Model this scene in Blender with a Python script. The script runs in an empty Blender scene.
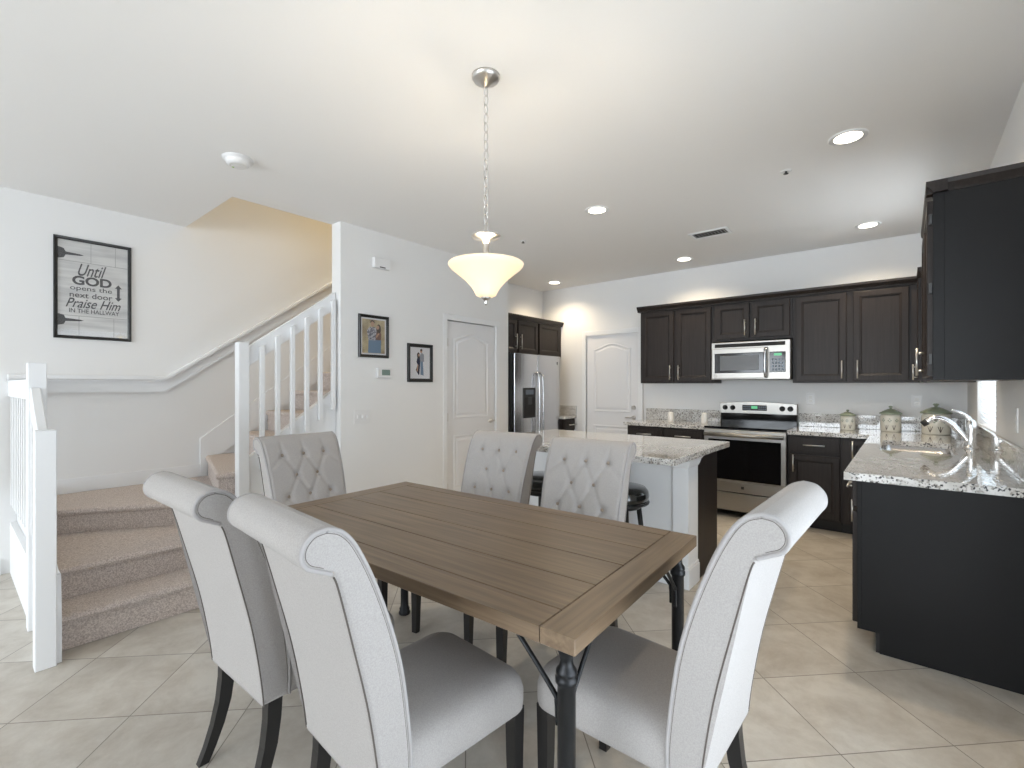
import bpy, bmesh, math, random
from mathutils import Vector, Matrix
C = bpy.context.scene.collection
S = bpy.context.scene
PI = math.pi
# ------------------------------------------------------------------ camera, world, lights, exposure
cd = bpy.data.cameras.new('camera'); cam = bpy.data.objects.new('camera', cd); C.objects.link(cam)
cam.location = (0, 0, 1.34); cam.rotation_euler = (PI/2, 0, math.radians(39.7))
cd.sensor_width = 36; cd.lens = 474/1024*36; cd.shift_y = 1.4/1024; cd.clip_start = .02
S.camera = cam
w = bpy.data.worlds.new('world'); S.world = w; w.use_nodes = True
w.node_tree.nodes['Background'].inputs[0].default_value = (.80, .90, 1.0, 1)
w.node_tree.nodes['Background'].inputs[1].default_value = 2.2
S.view_settings.view_transform = 'Standard'; S.view_settings.look = 'None'
S.view_settings.gamma = 1; S.view_settings.use_curve_mapping = False
S.view_settings.exposure = 0.32
def lamp(name, kind, loc, rot, energy, col, **k):
    d = bpy.data.lights.new(name, kind); d.energy = energy; d.color = col
    for a, b in k.items(): setattr(d, a, b)
    o = bpy.data.objects.new(name, d); C.objects.link(o); o.location = loc; o.rotation_euler = rot
    return o
# daylight standing in the openings: patio door (right wall), front window (behind the camera), window over the sink
lamp('patio_daylight', 'AREA', (1.15, 1.10, .55), (0, PI/2+.75, 0), 42, (.88, .94, 1), shape='RECTANGLE', size=1.6, size_y=2.0)
lamp('front_window_daylight', 'AREA', (-2.1, -6.85, 1.35), (PI/2+.10, 0, 0), 250, (.87, .935, 1), shape='RECTANGLE', size=4.6, size_y=2.2)
lamp('sink_window_daylight', 'AREA', (.72, 4.55, 1.7), (0, PI/2, 0), 24, (.93, .97, 1), shape='RECTANGLE', size=1.3, size_y=1.0)
lamp('upstairs_hall_lamp', 'AREA', (-4.4, 3.6, 4.9), (0, 0, 0), 21, (1, .72, .34), shape='DISK', size=.5)

# ------------------------------------------------------------------ materials
def mat(name, col, rough=.5, metal=0, bump=None, var=None, spec=None, coat=0, sheen=0, emis=None):
    m = bpy.data.materials.new(name); m.use_nodes = True
    N = m.node_tree.nodes; L = m.node_tree.links; b = N['Principled BSDF']
    b.inputs['Base Color'].default_value = (*col, 1); b.inputs['Roughness'].default_value = rough
    b.inputs['Metallic'].default_value = metal
    if spec is not None: b.inputs['Specular IOR Level'].default_value = spec
    if coat: b.inputs['Coat Weight'].default_value = coat; b.inputs['Coat Roughness'].default_value = .08
    if sheen: b.inputs['Sheen Weight'].default_value = sheen
    if emis: b.inputs['Emission Color'].default_value = (*emis[0], 1); b.inputs['Emission Strength'].default_value = emis[1]
    if bump or var:
        tc = N.new('ShaderNodeTexCoord')
    if bump:   # (scale xyz, strength, distance)
        mp = N.new('ShaderNodeMapping'); mp.inputs['Scale'].default_value = bump[0]
        nz = N.new('ShaderNodeTexNoise'); nz.inputs['Scale'].default_value = 1; nz.inputs['Detail'].default_value = 3
        bp = N.new('ShaderNodeBump'); bp.inputs['Strength'].default_value = bump[1]; bp.inputs['Distance'].default_value = bump[2]
        L.new(tc.outputs['Object'], mp.inputs[0]); L.new(mp.outputs[0], nz.inputs['Vector'])
        L.new(nz.outputs['Fac'], bp.inputs['Height']); L.new(bp.outputs[0], b.inputs['Normal'])
    if var:    # (scale xyz, second colour, detail, lo, hi)
        mp = N.new('ShaderNodeMapping'); mp.inputs['Scale'].default_value = var[0]
        nz = N.new('ShaderNodeTexNoise'); nz.inputs['Scale'].default_value = 1; nz.inputs['Detail'].default_value = var[2]
        cr = N.new('ShaderNodeValToRGB')
        cr.color_ramp.elements[0].position = var[3]; cr.color_ramp.elements[0].color = (*col, 1)
        cr.color_ramp.elements[1].position = var[4]; cr.color_ramp.elements[1].color = (*var[1], 1)
        L.new(tc.outputs['Object'], mp.inputs[0]); L.new(mp.outputs[0], nz.inputs['Vector'])
        L.new(nz.outputs['Fac'], cr.inputs[0]); L.new(cr.outputs[0], b.inputs['Base Color'])
    return m
M = {}
M['wall'] = mat('wall_paint', (.82, .82, .815), .85, bump=((90, 90, 90), .08, .002))
M['ceil'] = mat('ceiling_paint', (.88, .875, .865), .9, bump=((70, 70, 70), .10, .002))
M['white'] = mat('white_trim_paint', (.84, .85, .86), .38)
M['doorwhite'] = mat('white_door_paint', (.80, .80, .81), .45)
M['carpet'] = mat('taupe_carpet', (.50, .41, .365), 1, bump=((420, 420, 420), 1, .006), var=((150, 150, 150), (.82, .73, .67), 6, .36, .62), sheen=.2)
M['fabric'] = mat('oatmeal_linen', (.415, .394, .380), .95, bump=((700, 700, 700), .35, .0015), var=((300, 300, 300), (.345, .326, .314), 4, .35, .7), sheen=.1)
M['piping'] = mat('linen_piping', (.37, .355, .35), .9)
M['seam'] = mat('dark_seam', (.10, .085, .075), .9)
M['button'] = mat('linen_button', (.33, .27, .22), .9)
M['blackwood'] = mat('black_chair_leg', (.012, .011, .011), .35)
M['iron'] = mat('black_iron', (.018, .019, .021), .38, metal=.6)
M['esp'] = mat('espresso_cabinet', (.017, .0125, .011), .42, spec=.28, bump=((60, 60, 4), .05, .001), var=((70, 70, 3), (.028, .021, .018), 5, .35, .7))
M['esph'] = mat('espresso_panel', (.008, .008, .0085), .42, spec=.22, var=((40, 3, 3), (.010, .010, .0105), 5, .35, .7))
M['toe'] = mat('toe_kick', (.012, .011, .011), .6)
M['nickel'] = mat('brushed_nickel', (.68, .66, .63), .28, metal=1)
M['steel'] = mat('stainless_steel', (.60, .60, .61), .24, metal=1, bump=((3, 3, 300), .04, .001))
M['steelh'] = mat('stainless_steel_band', (.40, .385, .36), .36, metal=1, bump=((3, 3, 300), .04, .001))
M['chrome'] = mat('satin_chrome', (.82, .82, .82), .22, metal=1)
M['whiteplastic'] = mat('white_plastic', (.80, .80, .80), .35)
M['blackglass'] = mat('black_glass', (.006, .006, .007), .08, spec=.4)
M['greyglass'] = mat('grey_screen_glass', (.13, .135, .14), .25, spec=.3)
M['blackplastic'] = mat('black_plastic', (.012, .012, .013), .4)
M['darkgrey'] = mat('dark_grey_side', (.045, .046, .048), .45)
M['vinyl'] = mat('black_vinyl', (.010, .011, .011), .16, coat=.5)
M['ceramic'] = mat('cream_ceramic', (.70, .68, .60), .2, coat=.4)
M['green'] = mat('sage_green_glaze', (.25, .29, .21), .2, coat=.5)
M['darkpaint'] = mat('dark_decor_paint', (.09, .07, .06), .4)
M['greypaint'] = mat('green_decor_paint', (.22, .26, .20), .4)
M['candle'] = mat('white_ceramic', (.78, .77, .74), .3)
M['glow'] = mat('lamp_glow', (1, 1, 1), .5, emis=((1, .90, .74), 9))
M['led'] = mat('green_display', (.02, .1, .05), .3, emis=((.15, .8, .35), .5))
M['lcd'] = mat('lcd_display', (.20, .27, .24), .2)
M['hole'] = mat('dark_recess', (.02, .02, .02), .8)
M['buttongrey'] = mat('grey_buttons', (.12, .15, .19), .4)
M['frame'] = mat('black_frame', (.010, .010, .010), .3)
M['mat'] = mat('white_mat_board', (.72, .72, .74), .6)
M['photobg'] = mat('photo_print_background', (.30, .24, .15), .5, var=((9, 9, 9), (.52, .44, .28), 5, .4, .6))
M['skin'] = mat('print_skin', (.45, .28, .20), .5)
M['hair'] = mat('print_hair', (.06, .04, .03), .5)
M['plaid'] = mat('print_plaid_shirt', (.45, .45, .48), .5, var=((60, 60, 60), (.14, .14, .18), 1, .45, .55))
M['jeans'] = mat('print_blue_jeans', (.16, .24, .34), .5)
M['top'] = mat('print_brown_top', (.20, .12, .10), .5)
M['navy'] = mat('print_navy_dress', (.015, .018, .04), .5)
M['shirtgrey'] = mat('print_grey_shirt', (.30, .31, .35), .5)
M['board'] = mat('whitewashed_board_print', (.66, .66, .65), .5, var=((3, 8, 30), (.52, .52, .52), 5, .4, .65))
M['ink'] = mat('charcoal_ink', (.05, .05, .055), .5)
M['cord'] = mat('brown_rosette', (.30, .22, .15), .6)

def glass_mat():
    m = bpy.data.materials.new('clear_glass'); m.use_nodes = True; N = m.node_tree.nodes; L = m.node_tree.links
    N.remove(N['Principled BSDF']); out = N['Material Output']
    t = N.new('ShaderNodeBsdfTransparent'); g = N.new('ShaderNodeBsdfGlossy'); g.inputs['Roughness'].default_value = .02
    x = N.new('ShaderNodeMixShader'); x.inputs[0].default_value = .07
    L.new(t.outputs[0], x.inputs[1]); L.new(g.outputs[0], x.inputs[2]); L.new(x.outputs[0], out.inputs[0])
    return m
M['glass'] = glass_mat()
def translucent_mat(name, col, tcol, fac, gloss=.0, glow=None):
    m = bpy.data.materials.new(name); m.use_nodes = True; N = m.node_tree.nodes; L = m.node_tree.links
    b = N['Principled BSDF']; b.inputs['Base Color'].default_value = (*col, 1); b.inputs['Roughness'].default_value = .3
    if glow: b.inputs['Emission Color'].default_value = (*glow[0], 1); b.inputs['Emission Strength'].default_value = glow[1]
    t = N.new('ShaderNodeBsdfTranslucent'); t.inputs[0].default_value = (*tcol, 1); x = N.new('ShaderNodeMixShader'); x.inputs[0].default_value = fac
    L.new(b.outputs[0], x.inputs[1]); L.new(t.outputs[0], x.inputs[2]); L.new(x.outputs[0], N['Material Output'].inputs[0])
    return m
M['blind'] = translucent_mat('white_blind_slat', (.85, .87, .88), (.9, .93, .95), .55)
M['alabaster'] = translucent_mat('alabaster_glass', (.78, .70, .54), (1, .90, .70), .10, glow=((1, .80, .50), .34))

def wood_mat(name, axis):
    m = bpy.data.materials.new(name); m.use_nodes = True; N = m.node_tree.nodes; L = m.node_tree.links; b = N['Principled BSDF']
    tc = N.new('ShaderNodeTexCoord'); mp = N.new('ShaderNodeMapping')
    mp.inputs['Scale'].default_value = (1.6, 34, 34) if axis == 'x' else (34, 1.6, 34)
    nz = N.new('ShaderNodeTexNoise'); nz.inputs['Scale'].default_value = 1.4; nz.inputs['Detail'].default_value = 7; nz.inputs['Distortion'].default_value = .6
    cr = N.new('ShaderNodeValToRGB'); e = cr.color_ramp.elements
    e[0].position = .30; e[0].color = (.140, .093, .056, 1); e[1].position = .72; e[1].color = (.265, .188, .118, 1)
    n2 = N.new('ShaderNodeTexNoise'); n2.inputs['Scale'].default_value = 2.2; mx = N.new('ShaderNodeMixRGB'); mx.blend_type = 'MULTIPLY'; mx.inputs[0].default_value = .35
    L.new(tc.outputs['Object'], mp.inputs[0]); L.new(mp.outputs[0], nz.inputs['Vector']); L.new(nz.outputs['Fac'], cr.inputs[0])
    L.new(tc.outputs['Object'], n2.inputs['Vector']); L.new(cr.outputs[0], mx.inputs[1]); L.new(n2.outputs['Fac'], mx.inputs[2]); L.new(mx.outputs[0], b.inputs['Base Color'])
    bp = N.new('ShaderNodeBump'); bp.inputs['Strength'].default_value = .12; bp.inputs['Distance'].default_value = .001
    L.new(nz.outputs['Fac'], bp.inputs['Height']); L.new(bp.outputs[0], b.inputs['Normal'])
    b.inputs['Roughness'].default_value = .34
    return m
M['woodx'] = wood_mat('brown_table_wood', 'x'); M['woody'] = wood_mat('brown_table_wood_crosswise', 'y')
M['groove'] = mat('table_groove', (.02, .013, .01), .7)

def granite_mat():
    m = bpy.data.materials.new('speckled_granite'); m.use_nodes = True; N = m.node_tree.nodes; L = m.node_tree.links; b = N['Principled BSDF']
    tc = N.new('ShaderNodeTexCoord')
    def nz(scale, det, lo, hi, c0, c1, kind='n'):
        n = N.new('ShaderNodeTexNoise'); n.inputs['Scale'].default_value = scale; n.inputs['Detail'].default_value = det
        r = N.new('ShaderNodeValToRGB'); r.color_ramp.elements[0].position = lo; r.color_ramp.elements[1].position = hi
        r.color_ramp.elements[0].color = (*c0, 1); r.color_ramp.elements[1].color = (*c1, 1)
        L.new(tc.outputs['Object'], n.inputs['Vector']); L.new(n.outputs['Fac'], r.inputs[0]); return r
    a = nz(14, 6, .42, .66, (.72, .71, .69), (.54, .52, .49))
    d = nz(95, 4, .575, .61, (0, 0, 0), (1, 1, 1))
    e = nz(60, 5, .555, .62, (0, 0, 0), (1, 1, 1))
    m1 = N.new('ShaderNodeMixRGB'); m2 = N.new('ShaderNodeMixRGB')
    m1.inputs[2].default_value = (.33, .31, .28, 1); m2.inputs[2].default_value = (.035, .033, .035, 1)
    L.new(a.outputs[0], m1.inputs[1]); L.new(e.outputs[0], m1.inputs[0]); L.new(m1.outputs[0], m2.inputs[1]); L.new(d.outputs[0], m2.inputs[0])
    L.new(m2.outputs[0], b.inputs['Base Color']); b.inputs['Roughness'].default_value = .07; b.inputs['Coat Weight'].default_value = .6; b.inputs['Coat Roughness'].default_value = .03
    return m
M['granite'] = granite_mat()

def tile_mat():
    m = bpy.data.materials.new('diagonal_floor_tile'); m.use_nodes = True; N = m.node_tree.nodes; L = m.node_tree.links; b = N['Principled BSDF']
    tc = N.new('ShaderNodeTexCoord'); sx = N.new('ShaderNodeSeparateXYZ'); L.new(tc.outputs['Object'], sx.inputs[0])
    def mth(op, a, c=None, v=None):
        n = N.new('ShaderNodeMath'); n.operation = op
        if isinstance(a, (int, float)): n.inputs[0].default_value = a
        else: L.new(a, n.inputs[0])
        if c is not None:
            if isinstance(c, (int, float)): n.inputs[1].default_value = c
            else: L.new(c, n.inputs[1])
        return n.outputs[0]
    T = .452; r = .70711
    p = mth('MULTIPLY', mth('ADD', sx.outputs[0], sx.outputs[1]), r)
    q = mth('MULTIPLY', mth('SUBTRACT', sx.outputs[1], sx.outputs[0]), r)
    P = mth('DIVIDE', mth('SUBTRACT', p, -1.365), T); Q = mth('DIVIDE', mth('SUBTRACT', q, 2.055), T)
    def edge(v):
        f = mth('FRACT', v); return mth('MULTIPLY', mth('MINIMUM', f, mth('SUBTRACT', 1, f)), T)
    ed = mth('MINIMUM', edge(P), edge(Q)); g = mth('LESS_THAN', ed, .0022)
    cb = N.new('ShaderNodeCombineXYZ'); L.new(mth('FLOOR', P), cb.inputs[0]); L.new(mth('FLOOR', Q), cb.inputs[1])
    wn = N.new('ShaderNodeTexWhiteNoise'); L.new(cb.outputs[0], wn.inputs['Vector'])
    ad = N.new('ShaderNodeVectorMath'); ad.operation = 'MULTIPLY_ADD'; ad.inputs[1].default_value = (13, 13, 13)
    L.new(wn.outputs['Color'], ad.inputs[0]); L.new(tc.outputs['Object'], ad.inputs[2])
    nz = N.new('ShaderNodeTexNoise'); nz.inputs['Scale'].default_value = 4.5; nz.inputs['Detail'].default_value = 10; nz.inputs['Roughness'].default_value = .68; nz.inputs['Distortion'].default_value = .25
    L.new(ad.outputs[0], nz.inputs['Vector'])
    cr = N.new('ShaderNodeValToRGB'); e = cr.color_ramp.elements
    e[0].position = .34; e[0].color = (.45, .405, .345, 1); e[1].position = .62; e[1].color = (.61, .575, .515, 1)
    L.new(nz.outputs['Fac'], cr.inputs[0])
    br = N.new('ShaderNodeMixRGB'); br.blend_type = 'MULTIPLY'; br.inputs[0].default_value = .10; L.new(cr.outputs[0], br.inputs[1]); L.new(wn.outputs['Value'], br.inputs[2])
    gm = N.new('ShaderNodeMixRGB'); gm.inputs[2].default_value = (.22, .195, .165, 1); L.new(g, gm.inputs[0]); L.new(br.outputs[0], gm.inputs[1]); L.new(gm.outputs[0], b.inputs['Base Color'])
    b.inputs['Roughness'].default_value = .42
    bp = N.new('ShaderNodeBump'); bp.inputs['Strength'].default_value = .25; bp.inputs['Distance'].default_value = .002
    L.new(mth('SUBTRACT', mth('MULTIPLY', nz.outputs['Fac'], .4), g), bp.inputs['Height']); L.new(bp.outputs[0], b.inputs['Normal'])
    return m
M['tile'] = tile_mat()

# ------------------------------------------------------------------ mesh helpers
class MB:
    def __init__(s): s.bm = bmesh.new()
    def _merge(s, t, mtx=None, smooth=False):
        if mtx is not None: bmesh.ops.transform(t, matrix=mtx, verts=t.verts)
        if smooth:
            for f in t.faces: f.smooth = True
        me = bpy.data.meshes.new('tmp'); t.to_mesh(me); t.free(); s.bm.from_mesh(me); bpy.data.meshes.remove(me)
        return s
    def box(s, x0, x1, y0, y1, z0, z1, bev=0, seg=2, mtx=None):
        t = bmesh.new(); bmesh.ops.create_cube(t, size=1)
        bmesh.ops.scale(t, vec=(abs(x1-x0), abs(y1-y0), abs(z1-z0)), verts=t.verts)
        bmesh.ops.translate(t, vec=((x0+x1)/2, (y0+y1)/2, (z0+z1)/2), verts=t.verts)
        if bev: bmesh.ops.bevel(t, geom=t.edges[:], offset=bev, segments=seg, profile=.5, affect='EDGES')
        return s._merge(t, mtx, False)
    def lathe(s, prof, c=(0, 0, 0), seg=32, mtx=None, smooth=True):
        t = bmesh.new(); rings = []
        for r, z in prof:
            if r < 1e-6: rings.append([t.verts.new((c[0], c[1], c[2]+z))])
            else: rings.append([t.verts.new((c[0]+r*math.cos(2*PI*k/seg), c[1]+r*math.sin(2*PI*k/seg), c[2]+z)) for k in range(seg)])
        for a, b in zip(rings, rings[1:]):
            if len(a) == 1 and len(b) == 1: continue
            for k in range(seg):
                k2 = (k+1) % seg
                if len(a) == 1: t.faces.new((a[0], b[k], b[k2]))
                elif len(b) == 1: t.faces.new((a[k], a[k2], b[0]))
                else: t.faces.new((a[k], a[k2], b[k2], b[k]))
        bmesh.ops.recalc_face_normals(t, faces=t.faces)
        return s._merge(t, mtx, smooth)
    def cyl(s, a, b, r, seg=16, r2=None):
        return s.tube([a, b], r if r2 is None else [r, r2], seg)
    def tube(s, pts, r, seg=10, closed=False, up=None):
        pts = [Vector(p) for p in pts]; n = len(pts); t = bmesh.new(); rings = []
        rr = r if isinstance(r, (list, tuple)) else [r]*n
        prev = None
        for i, p in enumerate(pts):
            if closed: d = pts[(i+1) % n]-pts[i-1]
            else: d = pts[min(i+1, n-1)]-pts[max(i-1, 0)]
            d.normalize()
            if prev is None:
                ref = Vector((0, 0, 1)) if abs(d.z) < .9 else Vector((1, 0, 0))
                u = d.cross(ref).normalized()
            else: u = (prev-d*prev.dot(d)).normalized()
            prev = u; v = d.cross(u)
            rings.append([t.verts.new(p+u*rr[i]*math.cos(2*PI*k/seg)+v*rr[i]*math.sin(2*PI*k/seg)) for k in range(seg)])
        m = n if closed else n-1
        for i in range(m):
            a, b = rings[i], rings[(i+1) % n]
            for k in range(seg): t.faces.new((a[k], a[(k+1) % seg], b[(k+1) % seg], b[k]))
        if not closed: t.faces.new(rings[0]); t.faces.new(rings[-1])
        bmesh.ops.recalc_face_normals(t, faces=t.faces)
        return s._merge(t, None, True)
    def prism(s, poly, axis, a0, a1, bev=0, mtx=None):
        # poly in the plane across 'axis': x -> (y,z), y -> (x,z), z -> (x,y)
        t = bmesh.new()
        def P(u, v, a): return {'x': (a, u, v), 'y': (u, a, v), 'z': (u, v, a)}[axis]
        A = [t.verts.new(P(u, v, a0)) for u, v in poly]; B = [t.verts.new(P(u, v, a1)) for u, v in poly]
        t.faces.new(A); t.faces.new(B); n = len(poly)
        for i in range(n): t.faces.new((A[i], A[(i+1) % n], B[(i+1) % n], B[i]))
        bmesh.ops.recalc_face_normals(t, faces=t.faces)
        if bev: bmesh.ops.bevel(t, geom=t.edges[:], offset=bev, segments=2, profile=.5, affect='EDGES')
        return s._merge(t, mtx)
    def loops(s, rings, closed_ring=True, cap0=False, cap1=False, smooth=False, mtx=None):
        t = bmesh.new(); R = [[t.verts.new(p) for p in r] for r in rings]; n = len(rings[0])
        for a, b in zip(R, R[1:]):
            for k in range(n if closed_ring else n-1): t.faces.new((a[k], a[(k+1) % n], b[(k+1) % n], b[k]))
        if cap0: t.faces.new(R[0])
        if cap1: t.faces.new(R[-1])
        bmesh.ops.recalc_face_normals(t, faces=t.faces)
        return s._merge(t, mtx, smooth)
    def build(s, name, m, parent=None, smooth_angle=None):
        me = bpy.data.meshes.new(name); s.bm.to_mesh(me); s.bm.free()
        me.materials.append(m); o = bpy.data.objects.new(name, me); C.objects.link(o)
        if parent is not None: o.parent = parent
        return o
def tag(o, label=None, cat=None, group=None, kind=None):
    if label: o['label'] = label
    if cat: o['category'] = cat
    if group: o['group'] = group
    if kind: o['kind'] = kind
    return o
def thing(name, label, cat, loc=(0, 0, 0), rz=0, group=None):
    o = bpy.data.objects.new(name, None); C.objects.link(o); o.location = loc; o.rotation_euler = (0, 0, rz); o.empty_display_size = .1
    return tag(o, label, cat, group)
def struct(name, mb, m, label=None, parent=None):
    o = mb.build(name, m, parent)
    if parent is None: o['kind'] = 'structure'
    if label: o['label'] = label
    return o
def copy_tree(o, parent=None):
    c = o.copy(); C.objects.link(c)
    if parent is not None: c.parent = parent
    for ch in list(o.children): copy_tree(ch, c)
    return c
def crom(P, n=8):
    out = []
    for i in range(len(P)-1):
        p0 = P[max(i-1, 0)]; p1 = P[i]; p2 = P[i+1]; p3 = P[min(i+2, len(P)-1)]
        for k in range(n):
            t = k/n
            out.append(tuple(.5*((2*b)+(-a+c)*t+(2*a-5*b+4*c-d)*t*t+(-a+3*b-3*c+d)*t**3) for a, b, c, d in zip(p0, p1, p2, p3)))
    out.append(tuple(P[-1])); return out

# ------------------------------------------------------------------ the setting
XL, XR, YB, ZC, YF = -4.93, .42, 5.78, 2.75, -6.5
XP = -3.73
struct('floor', MB().box(XL-.1, XR+.1, YF-.1, YB+.1, -.1, 0), M['tile'])
m = MB()
m.box(XL-.1, XR+.1, YF-.1, 1.39, ZC, ZC+.25); m.box(-3.87, XR+.1, 1.39, YB+.1, ZC, ZC+.25); m.box(XL-.1, -3.87, 4.5, YB+.1, ZC, ZC+.25)
struct('ceiling', m, M['ceil'])
struct('wall_left', MB().box(XL-.1, XL, YF-.1, YB+.1, 0, 5.3), M['wall'])
struct('wall_back', MB().box(XL-.1, XR+.1, YB, YB+.1, 0, ZC), M['wall'])
# right wall with the patio door opening and the window over the sink
m = MB(); PD = (.10, 2.10, 2.30); SW = (4.07, 5.02, 1.055, 2.30)
m.box(XR, XR+.12, YF-.1, PD[0], 0, ZC); m.box(XR, XR+.12, PD[0], PD[1], PD[2], ZC); m.box(XR, XR+.12, PD[1], SW[0], 0, ZC)
m.box(XR, XR+.12, SW[0], SW[1], 0, SW[2]); m.box(XR, XR+.12, SW[0], SW[1], SW[3], ZC); m.box(XR, XR+.12, SW[1], YB+.1, 0, ZC)
struct('wall_right', m, M['wall'])
# wall behind the camera with a wide window
m = MB(); FW = (-4.5, .2, .30, 2.50)
m.box(XL-.1, FW[0], YF-.12, YF, 0, ZC); m.box(FW[1], XR+.1, YF-.12, YF, 0, ZC); m.box(FW[0], FW[1], YF-.12, YF, 0, FW[2]); m.box(FW[0], FW[1], YF-.12, YF, FW[3], ZC)
struct('wall_front', m, M['wall'])
# pantry wall (with the door opening) and its return into the refrigerator alcove
PDY = (3.43, 4.19, 2.03)
m = MB(); m.box(-3.87, XP, 2.19, PDY[0]-.01, 0, ZC); m.box(-3.87, XP, PDY[0]-.01, PDY[1]+.01, PDY[2]+.01, ZC); m.box(-3.87, XP, PDY[1]+.01, 4.42, 0, ZC)
m.box(-4.3, -3.87, 4.30, 4.42, 0, ZC)
struct('wall_pantry', m, M['wall'])
struct('wall_alcove', MB().box(-4.3, -4.2, 4.42, YB, 0, ZC), M['wall'])
# stairwell shell above the ceiling
m = MB(); m.box(-3.87, -3.77, 1.39, YB+.1, ZC+.25, 5.3); m.box(XL, -3.87, 1.19, 1.39, ZC+.25, 5.3); m.box(XL, -3.87, YB, YB+.1, ZC+.25, 5.3); m.box(XL-.1, -3.77, 1.19, YB+.1, 5.3, 5.4)
struct('wall_stairwell', m, M['wall'])
# baseboards
def baseb(name, x0, x1, y0, y1): struct(name, MB().box(x0, x1, y0, y1, 0, .095).box(min(x0, x1)+(.0 if abs(x1-x0) > .05 else .004), max(x0, x1)-(.0 if abs(x1-x0) > .05 else .004), min(y0, y1)+(.0 if abs(y1-y0) > .05 else .004), max(y0, y1)-(.0 if abs(y1-y0) > .05 else .004), .095, .11), M['white'])
baseb('baseboard_pantry', XP, XP+.016, 2.19, 3.35)
baseb('baseboard_pantry_end', -3.87, -3.73, 2.174, 2.19)
baseb('baseboard_left', XL, XL+.016, YF, .27)
baseb('baseboard_back', -3.58, -3.50, YB-.016, YB)
baseb('baseboard_right', XR-.016, XR, 2.12, 2.84)
baseb('baseboard_front', XL, XR, YF, YF+.016)

# casing, door leaves
def ring_rect(mb, outer, inner, y0, y1, ax='y'):
    # rectangular picture-frame shape in local x,z with a bevelled inner edge; y0 front, y1 back
    (a, b, c, d), (e, f, g, h) = outer, inner
    R = lambda x0, x1, z0, z1, y: [(x0, y, z0), (x1, y, z0), (x1, y, z1), (x0, y, z1)]
    k = .22
    mb.loops([R(a, b, c, d, y1), R(a, b, c, d, y0+(y1-y0)*.35), R(a+(e-a)*k, b+(f-b)*k, c+(g-c)*k, d+(h-d)*k, y0), R(a+(e-a)*.7, b+(f-b)*.7, c+(g-c)*.7, d+(h-d)*.7, y0+(y1-y0)*.15), R(e, f, g, h, y0+(y1-y0)*.55), R(e, f, g, h, y1)], True)
def arch_outline(x0, x1, z0, z1, rise, n=16):
    P = [(x0, z0), (x1, z0), (x1, z1-rise)]
    for i in range(1, n):
        t = i/n; x = x1+(x0-x1)*t; P.append((x, z1-rise+rise*math.sin(PI*t)**1.6))
    P.append((x0, z1-rise)); return P
def off(P, d):
    n = len(P); out = []
    for i in range(n):
        a, b, c = Vector(P[i-1]), Vector(P[i]), Vector(P[(i+1) % n])
        e1 = (b-a).normalized(); e2 = (c-b).normalized(); n1 = Vector((-e1.y, e1.x)); n2 = Vector((-e2.y, e2.x)); v = (n1+n2)
        v = v/max(.3, v.length_squared)*2
        out.append(tuple(b+v*d))
    return out
def door_leaf(name, label, W, Hh, loc, rz, hx, levers, hinges):
    """two panel arch-top door; local -Y is the face"""
    t = thing(name, label, None, loc, rz); t['kind'] = 'structure'
    m = MB().box(0, W, .012, .045, .012, Hh)
    st = .105
    tops = [arch_outline(st, W-st, .98, Hh-.11, .075), [(st, .22), (W-st, .22), (W-st, .80), (st, .80)]]
    # face: rails and stiles with sunk, raised-centre panels
    R = lambda P, y: [(u, y, v) for u, v in P]
    for P in tops:
        m.loops([R(P, .012), R(off(P, .004), .0045), R(off(P, .016), .004), R(off(P, .028), .0118)], True)
        m.loops([R(off(P, .040), .0118), R(off(P, .058), .005)], True, cap1=True)
    m.build('door_panel', M['doorwhite'], t)
    ca = MB()
    k = .062
    for x0, x1, z0, z1 in ((-k-.008, -.008, 0, Hh+.008+k), (W+.008, W+.008+k, 0, Hh+.008+k), (-.008, W+.008, Hh+.008, Hh+.008+k)):
        ca.box(x0, x1, -.016, 0.0, z0, z1, .004); 
    ca.build('casing', M['white'], t)
    for z in levers:
        k_ = MB(); s_ = hx
        if z > 1.0 and len(levers) > 1: k_.lathe([(0, .026), (.026, .022), (.028, 0)], mtx=Matrix.Translation((s_, .010, z)) @ Matrix.Rotation(PI/2, 4, 'X')); nm = 'deadbolt'
        else:
            k_.lathe([(0, .012), (.026, .010), (.03, 0)], mtx=Matrix.Translation((s_, .010, z)) @ Matrix.Rotation(PI/2, 4, 'X'))
            k_.cyl((s_, .012, z), (s_, -.045, z), .010); dx = -.10 if hx > W/2 else .10
            k_.tube([(s_, -.042, z), (s_+dx*.5, -.046, z+.004), (s_+dx, -.042, z-.002)], [.011, .009, .007]); nm = 'door_handle'
        k_.build(nm, M['nickel'], t)
    for z in hinges:
        MB().box(W-.012 if hx < W/2 else -.006, W+.006 if hx < W/2 else .012, -.004, .013, z-.045, z+.045, .002).build('hinge', M['nickel'], t)
    return t
door_leaf('door_1', 'white two-panel arched pantry door with lever handle', .76, 2.03, (XP-.012, 3.43, 0), PI/2, .70, [.93], [.25, 1.0, 1.80])
# the face of door_1 sits just behind the wall face; casing proud of it
door_leaf('door_2', 'white arched panel door beside the tall wall cabinets', .76, 2.02, (-3.42, YB-.03, 0), 0, .70, [.92, 1.05], [])

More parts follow.
